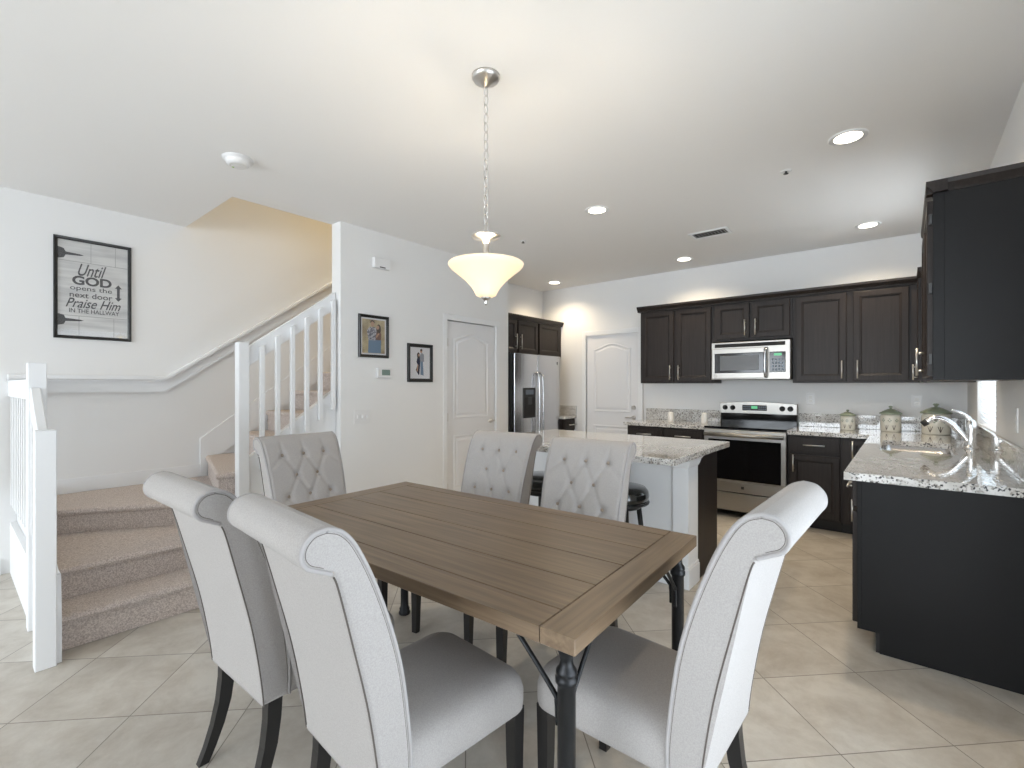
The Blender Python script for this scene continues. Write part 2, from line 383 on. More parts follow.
# sink window with frame and blind
wt = thing('window_1', None, None, (0, 0, 0)); wt['kind'] = 'structure'; wt['label'] = 'window over the sink with white horizontal blinds'
m = MB()
y0, y1, z0, z1 = SW
for a, b, c, d in ((y0, y0+.03, z0, z1), (y1-.03, y1, z0, z1), (y0, y1, z0, z0+.03), (y0, y1, z1-.03, z1), (y0, y1, (z0+z1)/2-.02, (z0+z1)/2+.02)): m.box(XR+.06, XR+.10, a, b, c, d)
m.build('window_frame', M['white'], wt)
MB().box(XR+.078, XR+.082, y0+.02, y1-.02, z0+.02, z1-.02).build('pane', M['glass'], wt)
m = MB()
n = 34
for i in range(n):
    z = z0+.03+i*(z1-z0-.08)/n
    m.box(-.024, .024, y0+.008, y1-.008, -.0012, .0012, mtx=Matrix.Translation((XR+.03, 0, z)) @ Matrix.Rotation(math.radians(55), 4, 'Y'))
m.build('blind_slats', M['blind'], wt)
MB().box(XR+.005, XR+.055, y0+.005, y1-.005, z1-.05, z1-.003).build('head_rail', M['white'], wt)
# patio door and front window (beyond the frame, they light the room)
wt = thing('window_2', None, None); wt['kind'] = 'structure'; wt['label'] = 'glazed patio door in the right wall'
m = MB()
for a, b, c, d in ((PD[0], PD[0]+.06, 0, PD[2]), (PD[1]-.06, PD[1], 0, PD[2]), (PD[0], PD[1], 0, .06), (PD[0], PD[1], PD[2]-.06, PD[2]), ((PD[0]+PD[1])/2-.03, (PD[0]+PD[1])/2+.03, 0, PD[2])): m.box(XR+.04, XR+.09, a, b, c, d)
m.build('window_frame', M['white'], wt)
m = MB()
for i in range(44): m.box(XR+.002, XR+.036, PD[0]+.01, PD[1]-.01, .10+i*.05, .1025+i*.05)
m.build('blind_slats', M['blind'], wt)
wt = thing('window_3', None, None); wt['kind'] = 'structure'; wt['label'] = 'wide front window behind the camera'
m = MB()
for i in range(4):
    x = FW[0]+(FW[1]-FW[0])*i/3; m.box(x-.03, x+.03, YF-.09, YF-.04, FW[2], FW[3])
m.box(FW[0], FW[1], YF-.09, YF-.04, FW[2], FW[2]+.06).box(FW[0], FW[1], YF-.09, YF-.04, FW[3]-.06, FW[3])
m.build('window_frame', M['white'], wt)

# ------------------------------------------------------------------ stairs
LV = [0, .178, .35, .515, .700, .897, 1.09]
pv = (-3.80, 1.28)                                     # turning point at the newel
st = thing('staircase', 'taupe carpeted staircase winding up beside the left wall', 'stairs', (-4.3, 1.2, 0))
sl = Vector((-4.3, 1.2, 0))
def step(poly, z0, z1, name='tread'):
    """carpeted step: rounded nosing on top"""
    P = [(a-sl.x, b-sl.y) for a, b in poly]
    area = sum(P[i-1][0]*P[i][1]-P[i][0]*P[i-1][1] for i in range(len(P)))
    if area < 0: P = P[::-1]
    m = MB(); R = lambda Q, z: [(u, v, z) for u, v in Q]
    m.loops([R(P, z0), R(P, z1-.045), R(off(P, -.014), z1-.040), R(off(P, -.020), z1-.024), R(off(P, -.014), z1-.007), R(P, z1), ], True, cap0=True, cap1=True, smooth=False)
    return m.build(name, M['carpet'], st)
YS = .378
xw = XL+.019
step([(-3.27, YS), (-3.27, 1.28), (-3.52, 1.28), (-3.52, YS)], .002, LV[1], 'tread')
step([(-3.525, YS), (-3.525, 1.28), (-3.845, 1.28), (-4.42, YS)], .002, LV[2])
step([(-3.845, 1.285), (-4.42, YS), (xw, YS), (xw, 1.56)], .002, LV[3])
step([(-3.845, 1.29), (xw, 1.56), (xw, 1.83), (-3.872, 1.83)], .40, LV[4])
for i in range(12):
    z = LV[4]+.195*(i+1); y = 1.82+.268*i
    if y+.30 > 4.29: break
    step([(-3.875, y), (-3.875, y+.30), (xw, y+.30), (xw, y)], z-.24, z)
# outer stringer (white) of the upper flight, with face-mounted balusters
sz = lambda y: .795+.735*(y-1.485)
rzl = lambda y: 1.638+.735*(y-1.485)
rail = thing('stair_railing', 'white stair railing with square balusters and tall newel beside the pantry wall', 'railing', (-3.8, 1.43, 0))
def lb(mb, x0, x1, y0, y1, z0, z1, bev=.003): return mb.box(x0+3.8, x1+3.8, y0-1.43, y1-1.43, z0, z1, bev)
lb(MB(), -3.84, -3.765, 1.395, 1.47, 0, 1.66, .005).build('newel_post', M['white'], rail)
MB().prism([(y-1.43, z) for y, z in ((1.47, .40), (2.185, .93), (2.185, sz(2.185)), (1.47, sz(1.47)))], 'x', -.055, .0).build('stringer', M['white'], rail)
MB().prism([(y-1.43, z) for y, z in ((1.47, 0), (2.185, 0), (2.185, .93), (1.47, .40))], 'x', -.050, -.002).build('skirt_panel', M['white'], rail)
MB().prism([(y-1.43, z) for y, z in ((1.47, rzl(1.47)-.15), (2.185, rzl(2.185)-.15), (2.185, rzl(2.185)), (1.47, rzl(1.47)))], 'x', -.045, .0, .006).build('handrail', M['white'], rail)
for k in range(6):
    y = 1.565+.1172*k
    MB().prism([(y-1.43-.016, sz(y)-.15), (y-1.43+.016, sz(y)-.15), (y-1.43+.016, rzl(y)-.045), (y-1.43-.016, rzl(y)-.065)], 'x', .002, .034, .002).build('baluster', M['white'], rail)
# lower railing along the open side of the winders
lr = thing('stair_railing', 'white stair railing at the foot of the stairs with two square newels', 'railing', (-3.156, .316, 0))
def l2(mb, x0, x1, y0, y1, z0, z1, bev=.003): return mb.box(x0+3.156, x1+3.156, y0-.316, y1-.316, z0, z1, bev)
l2(MB(), -3.194, -3.118, .278, .354, 0, 1.127, .004).build('newel_post', M['white'], lr)
l2(MB(), -3.740, -3.665, .300, .376, .0, 1.464, .004).build('newel_post', M['white'], lr)
MB().prism([(x+3.156, z) for x, z in ((-3.195, .86), (-3.195, .98), (-3.665, 1.33), (-3.665, 1.21))], 'y', -.008, .034, .005).build('handrail', M['white'], lr)
l2(MB(), -4.926, -3.741, .305, .350, 1.26, 1.375, .006).build('handrail', M['white'], lr)
for k, x in enumerate((-3.30, -3.42, -3.54, -3.66)):
    zt = .98+(x+3.195)/(-.512)*.37-.03; l2(MB(), x-.016, x+.016, .312, .344, .25+(-3.2-x)*.6, zt-.06, .002).build('baluster', M['white'], lr)
for k in range(9):
    x = -3.90-.115*k; l2(MB(), x-.016, x+.016, .312, .344, .50, 1.27, .002).build('baluster', M['white'], lr)
MB().prism([(x+3.156, z) for x, z in ((-3.145, 0), (-3.145, .23), (-3.17, .42), (-3.24, .42), (-3.70, .58), (-3.80, .60), (-4.926, .60), (-4.926, 0))], 'y', .034, .058).build('stringer', M['white'], lr)
struct('wall_stairside', MB().box(-4.93, -3.742, .315, .348, 0, .36), M['wall'])
# handrail ledge on the left wall and skirting along the flight
hr = thing('wall_handrail', 'white wall-mounted handrail ledge climbing the stairwell wall', 'handrail', (XL+.0, .5, 0))
def railprof(y0, z0, y1, z1, yy):
    P = lambda a, b: [(y-.5, z) for y, z in ((y0, z0+a), (y1, z1+a), (y1, z1+b), (y0, z0+b))]
    return P
pts = [(.30, 1.42), (1.237, 1.42), (4.45, 1.42+.70*(4.45-1.237))]
m1, m2, m3 = MB(), MB(), MB()
def lp(d0, d1): return [(y-.5, z+d0) for y, z in pts]+[(y-.5, z+d1) for y, z in pts[::-1]]
m1.prism(lp(-.135, -.03), 'x', .0, .022); m1.prism(lp(-.135, -.120), 'x', .022, .030)
m2.prism(lp(-.035, 0), 'x', .0, .065, .006); m2.prism(lp(-.052, -.035), 'x', .0, .040)
m1.build('backing_board', M['white'], hr); m2.build('cap', M['white'], hr)
sk = MB()
sk.box(XL+.0, XL+.014, YS, 1.56, LV[3], LV[3]+.11)
sk.prism([(1.501, .515), (1.56, .62), (4.55, .62+.728*2.99), (4.55, .62+.728*2.99+.26), (1.50, .86)], 'x', XL, XL+.018)
struct('trim_1', sk, M['white'])

# ------------------------------------------------------------------ cabinets
def pull(parent, x, z, L=.13, vertical=True, y=-.022):
    m = MB(); h = L/2
    a, b = ((x, y-.03, z-h), (x, y-.03, z+h)) if vertical else ((x-h, y-.03, z), (x+h, y-.03, z))
    m.cyl(a, b, .006, 10)
    for s_ in (-.65, .65):
        p = (x, y-.03, z+h*s_) if vertical else (x+h*s_, y-.03, z)
        m.cyl((p[0], y+.001, p[2]), p, .0045, 8)
    return m.build('handle', M['nickel'], parent)
def shaker(parent, x0, x1, z0, z1, hp=None, name='door'):
    """recessed-panel front; local face -Y from y=-.022 to 0"""
    m = MB(); f = .052 if z1-z0 > .2 else .03
    R = lambda d, y: [(x0+d, y, z0+d), (x1-d, y, z0+d), (x1-d, y, z1-d), (x0+d, y, z1-d)]
    m.loops([R(0, 0), R(0, -.020), R(.003, -.022), R(f-.004, -.022), R(f, -.018), R(f+.006, -.018), R(f+.012, -.011), R(f+.014, -.011)], True, cap0=True, cap1=True)
    o = m.build(name, M['esp'], parent)
    if hp: pull(o, *hp)
    return o
def drawer(parent, x0, x1, z0, z1, hp=None):
    m = MB().box(x0, x1, -.022, 0, z0, z1, .003, 1)
    m.box(x0+.02, x1-.02, -.0245, -.0215, z0+.02, z1-.02, .002, 1)
    o = m.build('drawer', M['esp'], parent)
    if hp: pull(o, hp[0], hp[1], .17, False, -.0245)
    return o
def cabinet(name, label, W, D, z0, z1, loc, rz, doors=(), drawers=(), toe=True, cat='cabinet', group=None, hollow=False):
    t = thing(name, label, cat, loc, rz, group)
    m = MB()
    if hollow: m.box(0, W, 0, D, .10, .69).box(0, W, 0, .018, .69, z1).box(0, .018, .018, D, .69, z1).box(W-.018, W, .018, D, .69, z1); m.build('body', M['esp'], t); MB().box(0, W, .075, D, 0, .10).build('toe_kick', M['toe'], t)
    elif toe: m.box(0, W, 0, D, .10, z1); m.build('body', M['esp'], t); MB().box(0, W, .075, D, 0, .10).build('toe_kick', M['toe'], t)
    else: m.box(0, W, 0, D, z0, z1); m.build('body', M['esp'], t)
    for d in doors: shaker(t, *d)
    for d in drawers: drawer(t, *d)
    return t
UT = 2.245; UB = 1.365
F = 5.482                                              # face-frame plane of the back wall cupboards
def back_upper(label, x0, x1, z0, doors):
    cabinet('wall_cabinet', label, x1-x0-.002, YB-F, z0, UT, (x0+.001, F, 0), 0, [(a-x0, b-x0, c, d, (h-x0, e, .17) if h is not None else None) for a, b, c, d, h, e in doors], toe=False)
back_upper('two-door dark wall cabinet left of the microwave, next to the white door', -2.50, -1.64, UB, [(-2.475, -2.085, UB+.02, UT-.03, -2.12, 1.49), (-2.055, -1.665, UB+.02, UT-.03, -2.02, 1.49)])
back_upper('short dark two-door wall cabinet right above the microwave', -1.64, -.875, 1.822, [(-1.615, -1.275, 1.845, UT-.03, -1.312, 1.955), (-1.245, -.90, 1.845, UT-.03, -1.21, 1.955)])
back_upper('two-door dark wall cabinet right of the microwave, above the canisters', -.875, .098, UB, [(-.845, -.432, UB+.02, UT-.03, -.465, 1.49), (-.378, .022, UB+.02, UT-.03, -.345, 1.49)])
# crown along the back wall cupboards
m = MB(); cp = [(F+.05, UT-.015), (F-.024, UT-.015), (F-.028, UT), (F-.05, UT+.03), (F-.052, UT+.05), (F+.05, UT+.05)]
m.prism(cp, 'x', -2.53, .10); m.prism([(-2.50, UT-.001), (-2.53, UT+.02), (-2.53, UT+.05), (-2.50, UT+.05)], 'y', F-.04, YB-.001); 
tag(m.build('crown_molding', M['esp']), 'dark crown molding along the top of the back wall cabinets', 'molding')
# right wall upper cupboard (its side panel faces the camera)
t = cabinet('wall_cabinet', 'large dark wall cabinet with plain side panel on the right wall', .97, .318, UB, UT, (.10, 3.955, 0), -PI/2,
            [(.02, .475, UB+.02, UT-.03, (.44, 1.47, .15)), (.495, .95, UB+.02, UT-.03, (.53, 1.47, .15))], toe=False)
for ch in list(t.children):
    if ch.name.startswith('door'):
        for z in (UB+.10, 1.80, UT-.12): MB().box(.955 if True else 0, .968, -.016, -.002, z-.025, z+.025, .002, 1).build('hinge', M['darkgrey'], t)
        break
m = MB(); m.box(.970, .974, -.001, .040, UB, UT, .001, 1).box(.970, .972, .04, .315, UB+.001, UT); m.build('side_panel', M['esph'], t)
m = MB(); px = .10; cpr = [(px+.05, UT-.003), (px-.002, UT-.003), (px-.004, UT+.004), (px-.024, UT+.03), (px-.026, UT+.05), (px+.05, UT+.05)]
m.prism(cpr, 'y', 2.955, 3.96)
cpe = [(3.03, UT-.003), (2.978, UT-.003), (2.975, UT+.004), (2.958, UT+.03), (2.954, UT+.05), (3.03, UT+.05)]
m.prism(cpe, 'x', px-.026, XR-.002)
tag(m.build('crown_molding', M['esp']), 'dark crown molding on the right wall cabinet nearest the camera', 'molding')
cabinet('wall_cabinet', 'narrow dark corner wall cabinet between the sink window and the back cabinets', .38, .318, UB, UT, (.10, 5.462, 0), -PI/2, [(.02, .36, UB+.02, UT-.03, (.325, 1.45, .13))], toe=False)
m = MB(); m.prism(cpr, 'y', 5.04, 5.43); tag(m.build('crown_molding', M['esp']), 'short dark crown molding in the far right cabinet corner', 'molding')

BZ = .876; FB = 5.165
def back_base(label, x0, x1, doors, drawers):
    cabinet('base_cabinet', label, x1-x0-.002, YB-FB-.002, .1, BZ, (x0+.001, FB, 0), 0, [(a-x0, b-x0, c, d, (h-x0, e, .16) if h is not None else None) for a, b, c, d, h, e in doors], [(a-x0, b-x0, c, d, ((a+b)/2-x0, (c+d)/2)) for a, b, c, d in drawers])
back_base('dark base cabinet left of the range with two drawers', -2.52, -1.632, [(-2.50, -2.09, .12, .69, -2.13, .60), (-2.06, -1.65, .12, .69, -2.02, .60)], [(-2.50, -2.09, .715, .86), (-2.06, -1.65, .715, .86)])
back_base('dark base cabinet right of the range with one drawer over a door', -.862, -.44, [(-.845, -.455, .12, .69, -.815, .61)], [(-.845, -.455, .715, .86)])
back_base('narrow dark base cabinet in the right kitchen corner', -.44, -.192, [(-.385, -.215, .12, .86, -.36, .77)], [])
# right run under the sink
def right_base(label, ya, yb, doors, drawers, hollow=False):
    cabinet('base_cabinet', label, yb-ya-.002, XR+.19-.002, .1, BZ, (-.19, yb-.001, 0), -PI/2, doors, drawers, hollow=hollow)
right_base('dark base cabinet at the near end of the sink counter with large side panel', 3.0, 3.50, [(.02, .48, .12, .69, (.06, .60, .13))], [(.02, .48, .715, .86, (.25, .79))])
cabs = [o for o in C.objects if o.name.startswith('base_cabinet') and o.parent is None]
nb = cabs[-1]
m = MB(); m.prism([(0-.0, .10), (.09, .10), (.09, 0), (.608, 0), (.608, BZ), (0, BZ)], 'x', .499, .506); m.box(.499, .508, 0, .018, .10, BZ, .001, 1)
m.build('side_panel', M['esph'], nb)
right_base('narrow dark base cabinet just before the sink', 3.50, 3.92, [(.02, .40, .12, .69, (.06, .60, .16))], [(.02, .40, .715, .86, (.21, .79))])
right_base('dark double-door sink base cabinet in the middle of the right run', 3.92, 4.76, [(.02, .415, .12, .69, (.38, .60, .16)), (.425, .82, .12, .69, (.46, .60, .16))], [(.02, .82, .715, .86, None)], True)
right_base('dark base cabinet between the sink and the back corner', 4.76, 5.16, [(.04, .38, .12, .86, (.34, .77, .16))], [])
# worktops
m = MB()
hx0, hx1, hy0, hy1 = -.13, .25, 3.98, 4.70; x0 = -.235
for a, b, c, d in ((x0, XR-.001, 2.845, hy0), (x0, hx0, hy0, hy1), (hx1, XR-.001, hy0, hy1), (x0, XR-.001, hy1, YB-.001), (-.864, x0, 5.12, YB-.001)): m.box(a, b, c, d, BZ, .914)
m2_ = m.build('countertop', M['granite']); 
tag(m2_, 'L-shaped speckled granite countertop holding the sink, canisters and faucet', 'countertop')
def weld_bevel(o, w_=.006):
    md = o.modifiers.new('weld', 'WELD'); md.merge_threshold = .0005
weld_bevel(m2_)
tag(MB().box(-2.555, -1.630, 5.12, YB-.001, BZ, .914, .004).build('countertop', M['granite']), 'granite countertop left of the range', 'countertop')
tag(MB().box(-2.555, -1.630, YB-.022, YB-.001, .914, 1.05, .003).build('backsplash', M['granite']), 'granite backsplash left of the range', 'backsplash')
tag(MB().box(-.864, XR-.024, YB-.022, YB-.001, .914, 1.05, .003).build('backsplash', M['granite']), 'granite backsplash behind the three canisters', 'backsplash')
tag(MB().box(XR-.022, XR-.001, 2.845, YB-.001, .914, 1.05, .003).build('backsplash', M['granite']), 'granite backsplash under the sink window on the right wall', 'backsplash')
# sink
t = thing('sink', 'stainless undermount sink set in the granite countertop', 'sink', (0, 0, 0))
m = MB()
R = lambda d, z, r=.05: [(cx+r*math.cos(a), cy+r*math.sin(a), z) for cx, cy, a0 in ((hx1-d-r, hy1-d-r, 0), (hx0+d+r, hy1-d-r, PI/2), (hx0+d+r, hy0+d+r, PI), (hx1-d-r, hy0+d+r, 1.5*PI)) for a in [a0+PI/2*k/5 for k in range(6)]]
m.loops([R(-.012, .8755, .03), R(.002, .8755), R(.006, .80), R(.012, .72), R(.035, .70)], True, cap1=True, smooth=True); m.build('basin', M['steel'], t)
MB().lathe([(0, .004), (.035, .004), (.04, 0)], (.06, 4.34, .701)).build('drain', M['chrome'], t)
# faucet
fx, fy = .340, 4.43
t = thing('faucet', 'white chrome single-lever faucet with curved spout behind the sink', 'faucet', (fx, fy, .914))
MB().lathe([(0, 0), (.036, 0), (.036, .010), (.030, .018), (.025, .03), (.024, .09), (.027, .15), (.024, .18), (.012, .197), (0, .2)]).build('body', M['chrome'], t)
MB().tube(crom([(-.015, 0, .05), (-.05, 0, .10), (-.10, 0, .165), (-.15, 0, .195), (-.19, 0, .195), (-.225, 0, .170)], 6), [.019]*22+[.020]*4+[.022]*5, 14).build('spout', M['chrome'], t)
MB().cyl((-.222, 0, .172), (-.250, 0, .150), .023, 16, .020).build('spray_head', M['blackplastic'], t)
MB().tube(crom([(0, 0, .18), (-.02, 0, .215), (-.06, 0, .245), (-.10, 0, .255)], 5), [.014]*5+[.011]*5+[.008]*6, 10).build('lever', M['chrome'], t)
# range
RX0, RX1 = -1.627, -.867; RW = RX1-RX0
t = thing('range', 'stainless electric range with black glass cooktop and oven window', 'stove', (RX0, 5.13, 0))
MB().box(0, RW, .02, .645, .06, .90).build('body', M['darkgrey'], t)
MB().box(-.001, RW+.001, -.012, .60, .900, .918, .004).build('cooktop', M['blackglass'], t)
for x, y, r in ((.19, .17, .10), (.57, .17, .08), (.19, .44, .075), (.57, .44, .10)):
    MB().lathe([(r-.004, .0002), (r, .0006), (r+.004, .0002)], (x, y, .918)).build('burner_ring', M['greyglass'], t)
o = MB().box(.002, RW-.002, -.02, .02, .375, .890, .005).build('oven_door', M['steelh'], t)
MB().box(.045, RW-.045, -.024, -.019, .385, .790, .004).build('oven_window', M['blackglass'], o)
m = MB(); m.tube([(.02, -.075, .842), (RW-.02, -.075, .842)], .019, 14); m.box(.03, .06, -.07, -.015, .825, .858, .003).box(RW-.06, RW-.03, -.07, -.015, .825, .858, .003); m.build('handle', M['steelh'], o)
MB().box(.002, RW-.002, -.018, .02, .262, .368, .004).build('vent_panel', M['steelh'], t)
MB().box(RW*.475, RW*.51, -.0195, -.017, .300, .327, .001, 1).build('badge', M['darkgrey'], t)
MB().box(.002, RW-.002, -.018, .02, .075, .250, .004).build('drawer', M['steelh'], t)
for x in (.05, RW-.05): MB().cyl((x, .06, 0), (x, .06, .06), .018).build('foot', M['blackplastic'], t)
bg = MB(); n = 14
bg.prism([(0, 1.03), (RW, 1.03)]+[(RW*(1-i/n), 1.142+.020*math.sin(PI*i/n)) for i in range(n+1)], 'y', .545, .61, .003)
bgo = bg.build('backguard', M['steelh'], t)
MB().box(.004, RW-.004, .56, .62, .915, 1.032).build('backguard_base', M['blackglass'], t)
MB().box(RW*.31, RW*.63, .539, .546, 1.065, 1.125, .002, 1).build('control_panel', M['blackplastic'], t)
MB().box(RW*.43, RW*.51, .537, .5395, 1.085, 1.115).build('clock_display', M['led'], t)
m = MB()
for i in range(4):
    for j in range(2):
        for s_ in (RW*.325, RW*.525): m.box(s_+i*.020, s_+i*.020+.013, .5375, .5395, 1.075+j*.024, 1.088+j*.024)
m.build('buttons', M['buttongrey'], t)
for x in (.055, .135, .625, .70):
    k = MB(); k.lathe([(0, .03), (.018, .028), (.022, .004), (.028, 0)], mtx=Matrix.Translation((x, .545, 1.092)) @ Matrix.Rotation(PI/2, 4, 'X')); k.box(x-.004, x+.004, .508, .52, 1.07, 1.114, .001, 1); k.build('knob', M['blackplastic'], t)
# microwave
t = thing('microwave', 'stainless over-the-range microwave with black window', 'microwave', (-1.636, 5.385, 1.402))
W_ = .757; H_ = .40
MB().box(.0, W_, .03, YB-5.385-.002, .0, H_).build('body', M['darkgrey'], t)
MB().box(0, W_, 0, .04, 0, H_, .006).build('front', M['steelh'], t)
m = MB(); m.box(W_*.05, W_*.94, -.003, .002, H_*.86, H_*.955); m.build('vent_grille', M['hole'], t)
o = MB().box(W_*.015, W_*.735, -.022, .001, H_*.03, H_*.83, .006).build('door', M['steelh'], t)
MB().box(W_*.055, W_*.69, -.026, -.020, H_*.17, H_*.70, .003).build('window_border', M['blackglass'], o)
MB().box(W_*.13, W_*.63, -.028, -.0255, H_*.24, H_*.63, .001, 1).build('window', M['greyglass'], o)
m = MB(); m.tube(crom([(W_*.715, -.02, H_*.06), (W_*.715, -.060, H_*.12), (W_*.715, -.068, H_*.42), (W_*.715, -.060, H_*.74), (W_*.715, -.02, H_*.80)], 6), .012, 12); m.build('handle', M['steel'], o)
MB().box(W_*.755, W_*.945, -.006, .001, H_*.18, H_*.70, .003).build('control_panel', M['blackglass'], t)
MB().box(W_*.81, W_*.90, -.008, -.0055, H_*.60, H_*.66).build('clock_display', M['led'], t)
m = MB()
for i in range(4):
    for j in range(4): m.box(W_*(.785+i*.038), W_*(.785+i*.038)+.018, -.0075, -.0055, H_*(.22+j*.085), H_*(.22+j*.085)+.022)
m.build('buttons', M['buttongrey'], t)
MB().lathe([(0, .003), (.010, .003), (.011, 0)], mtx=Matrix.Translation((W_*.07, -.022, H_*.10)) @ Matrix.Rotation(PI/2, 4, 'X')).build('badge', M['nickel'], t)

# canisters
def canister(label, x, y, r, hb, hl):
    t = thing('canister', label, 'canister', (x, y, .914), 0, 'green lidded canisters')
    MB().lathe([(0, 0), (r*.93, 0), (r, .012), (r, hb*.9), (r*.93, hb), (0, hb)]).build('jar', M['ceramic'], t)
    l = MB().lathe([(r*.90, hb), (r*1.12, hb+.002), (r*1.10, hb+.012), (r*.72, hb+hl*.40), (r*.30, hb+hl*.62), (0, hb+hl*.66)]).build('lid', M['green'], t)
    MB().lathe([(0, hb+hl*.60), (r*.12, hb+hl*.62), (r*.11, hb+hl*.75), (r*.22, hb+hl*.86), (r*.16, hb+hl*.97), (0, hb+hl)]).build('knob', M['green'], l)
    m = MB(); a0 = math.atan2(-y, -x)
    for da in (-.75, -.1, .6):     # painted sprigs on the jar face
        a = a0+da
        for k, (du, dz) in enumerate(((0, .60), (-.12, .66), (.12, .66), (0, .74))):
            aa = a+du; c = (r*1.002*math.cos(aa), r*1.002*math.sin(aa), hb*dz)
            m.lathe([(0, .0015), (r*.07, .001), (r*.08, 0)], mtx=Matrix.Translation(c) @ Matrix.Rotation(aa, 4, 'Z') @ Matrix.Rotation(PI/2, 4, 'Y'), seg=8)
    m.build('flower_decoration', M['greypaint'], t)
    m = MB()
    for da in (-.4, .3):
        a = a0+da
        for s_ in (-.18, 0, .18): m.tube([(r*1.003*math.cos(a), r*1.003*math.sin(a), hb*.12), (r*1.003*math.cos(a+s_*.5), r*1.003*math.sin(a+s_*.5), hb*.25), (r*1.003*math.cos(a+s_), r*1.003*math.sin(a+s_), hb*.40)], r*.025, 5)
    m.build('stem_decoration', M['darkpaint'], t)
canister('smallest cream canister with green lid, nearest the range', -.426, 5.55, .062, .135, .060)
canister('middle-sized cream canister with green lid, in the middle', -.105, 5.60, .077, .160, .078)
canister('largest cream canister with green lid, in the counter corner', .205, 5.55, .098, .180, .090)
for i, x in enumerate((-2.10, -1.72)):
    t = thing('jar', ['small white jar on the left counter, farther from the range', 'small white jar on the left counter right beside the range'][i], 'jar', (x, 5.42, .914), 0, 'small white jars on the left counter')
    MB().lathe([(0, 0), (.030, 0), (.033, .01), (.033, .085), (.028, .095), (0, .095)], seg=20).build('body', M['candle'], t)
    MB().lathe([(.030, .095), (.031, .11), (.02, .118), (0, .12)], seg=20).build('lid', M['candle'], t)
# outlets and switches
def plate(name, label, cat, loc, rz, w_, h_, kind, group=None):
    t = thing(name, label, cat, loc, rz, group)
    MB().box(-w_/2, w_/2, -.006, 0, -h_/2, h_/2, .002).build('cover_plate', M['whiteplastic'], t)
    if kind == 'outlet':
        for z in (-.02, .02): MB().box(-.016, .016, -.008, -.005, z-.014, z+.014, .002).build('socket', M['candle'], t)
    else:
        n = kind
        for i in range(n):
            x = (i-(n-1)/2)*.046; MB().box(x-.008, x+.008, -.014, -.005, -.014, .016, .002).build('toggle', M['white'], t)
    return t
plate('wall_outlet', 'white outlet on the back wall just right of the range', 'outlet', (-.76, YB, 1.20), 0, .075, .12, 'outlet')
plate('wall_outlet', 'white outlet on the back wall between the two larger canisters', 'outlet', (.08, YB, 1.19), 0, .075, .12, 'outlet')
plate('wall_outlet', 'white outlet on the right wall beyond the near cabinet panel', 'outlet', (XR, 3.36, 1.17), -PI/2, .075, .12, 'outlet')
plate('light_switch', 'white triple light switch on the pantry wall below the thermostat', 'switch', (XP, 2.40, 1.06), PI/2, .165, .12, 3)
# ------------------------------------------------------------------ refrigerator alcove
t = thing('refrigerator', 'stainless side-by-side refrigerator with water dispenser in alcove', 'refrigerator', (-3.74, 4.465, 0), PI/2)
MB().box(.0, .985, 0, .455, .02, 1.735, .004).build('body', M['darkgrey'], t)
R_ = .985
def curved_door(x0, x1, bulge=.012):
    m = MB(); n = 8
    P = [(x0, -.003)]+[(x0+(x1-x0)*i/n, -.072-bulge*math.sin(PI*i/n)) for i in range(n+1)]+[(x1, -.003)]
    m.prism(P, 'z', .06, 1.735, .004); return m
dl = curved_door(.003, .47).build('freezer_door', M['steel'], t); dr = curved_door(.478, R_-.003).build('fridge_door', M['steel'], t)
o = MB().box(.155, .405, -.090, -.075, .93, 1.31, .004).build('dispenser_panel', M['blackplastic'], dl)
MB().box(.175, .385, -.0925, -.088, .96, 1.19, .004).build('dispenser_recess', M['hole'], dl)
MB().box(.20, .36, -.093, -.089, 1.225, 1.285, .002).build('dispenser_display', M['buttongrey'], dl)
MB().box(.24, .32, -.100, -.090, 1.10, 1.19, .004).build('dispenser_paddle', M['darkgrey'], dl)
for x, p in ((.435, dl), (.513, dr)):
    MB().tube(crom([(x, -.075, .62), (x, -.125, .68), (x, -.135, 1.06), (x, -.125, 1.44), (x, -.075, 1.50)], 6), .013, 12).build('handle', M['steel'], p)
MB().box(.90, .925, -.078, -.073, 1.62, 1.66, .001, 1).build('badge', M['darkgrey'], dr)
MB().box(.02, R_-.02, -.02, .05, 0, .058).build('base_grille', M['blackplastic'], t)
FX = -3.87
t = cabinet('wall_cabinet', 'dark three-door cabinet above the refrigerator', 1.352, .328, 1.75, 2.20, (FX, 4.425, 0), PI/2,
            [(.01, .315, 1.765, 2.185, (.28, 1.905, .19)), (.345, .765, 1.765, 2.185, (.38, 1.905, .19)), (.80, 1.30, 1.765, 2.185, None)], toe=False)
m = MB(); m.prism([(FX-.05, 2.19), (FX+.024, 2.19), (FX+.03, 2.20), (FX+.05, 2.23), (FX+.052, 2.25), (FX-.05, 2.25)], 'y', 4.425, YB-.002)
tag(m.build('crown_molding', M['esp']), 'dark crown molding above the refrigerator cabinet', 'molding')
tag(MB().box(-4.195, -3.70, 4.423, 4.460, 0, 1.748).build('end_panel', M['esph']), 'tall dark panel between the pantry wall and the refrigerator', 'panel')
t = cabinet('base_cabinet', 'small dark base cabinet tucked between refrigerator and back wall', .316, .55, .1, BZ, (-3.64, 5.462, 0), PI/2, [(.02, .296, .12, .69, (.06, .6, .13))], [(.02, .296, .715, .86, (.20, .79))])
tag(MB().box(-4.195, -3.60, 5.462, YB-.001, BZ, .914, .004).build('countertop', M['granite']), 'small granite countertop beside the refrigerator', 'countertop')
tag(MB().box(-4.195, -3.60, YB-.022, YB-.001, .914, 1.05, .003).build('backsplash', M['granite']), 'small granite backsplash beside the refrigerator', 'backsplash')

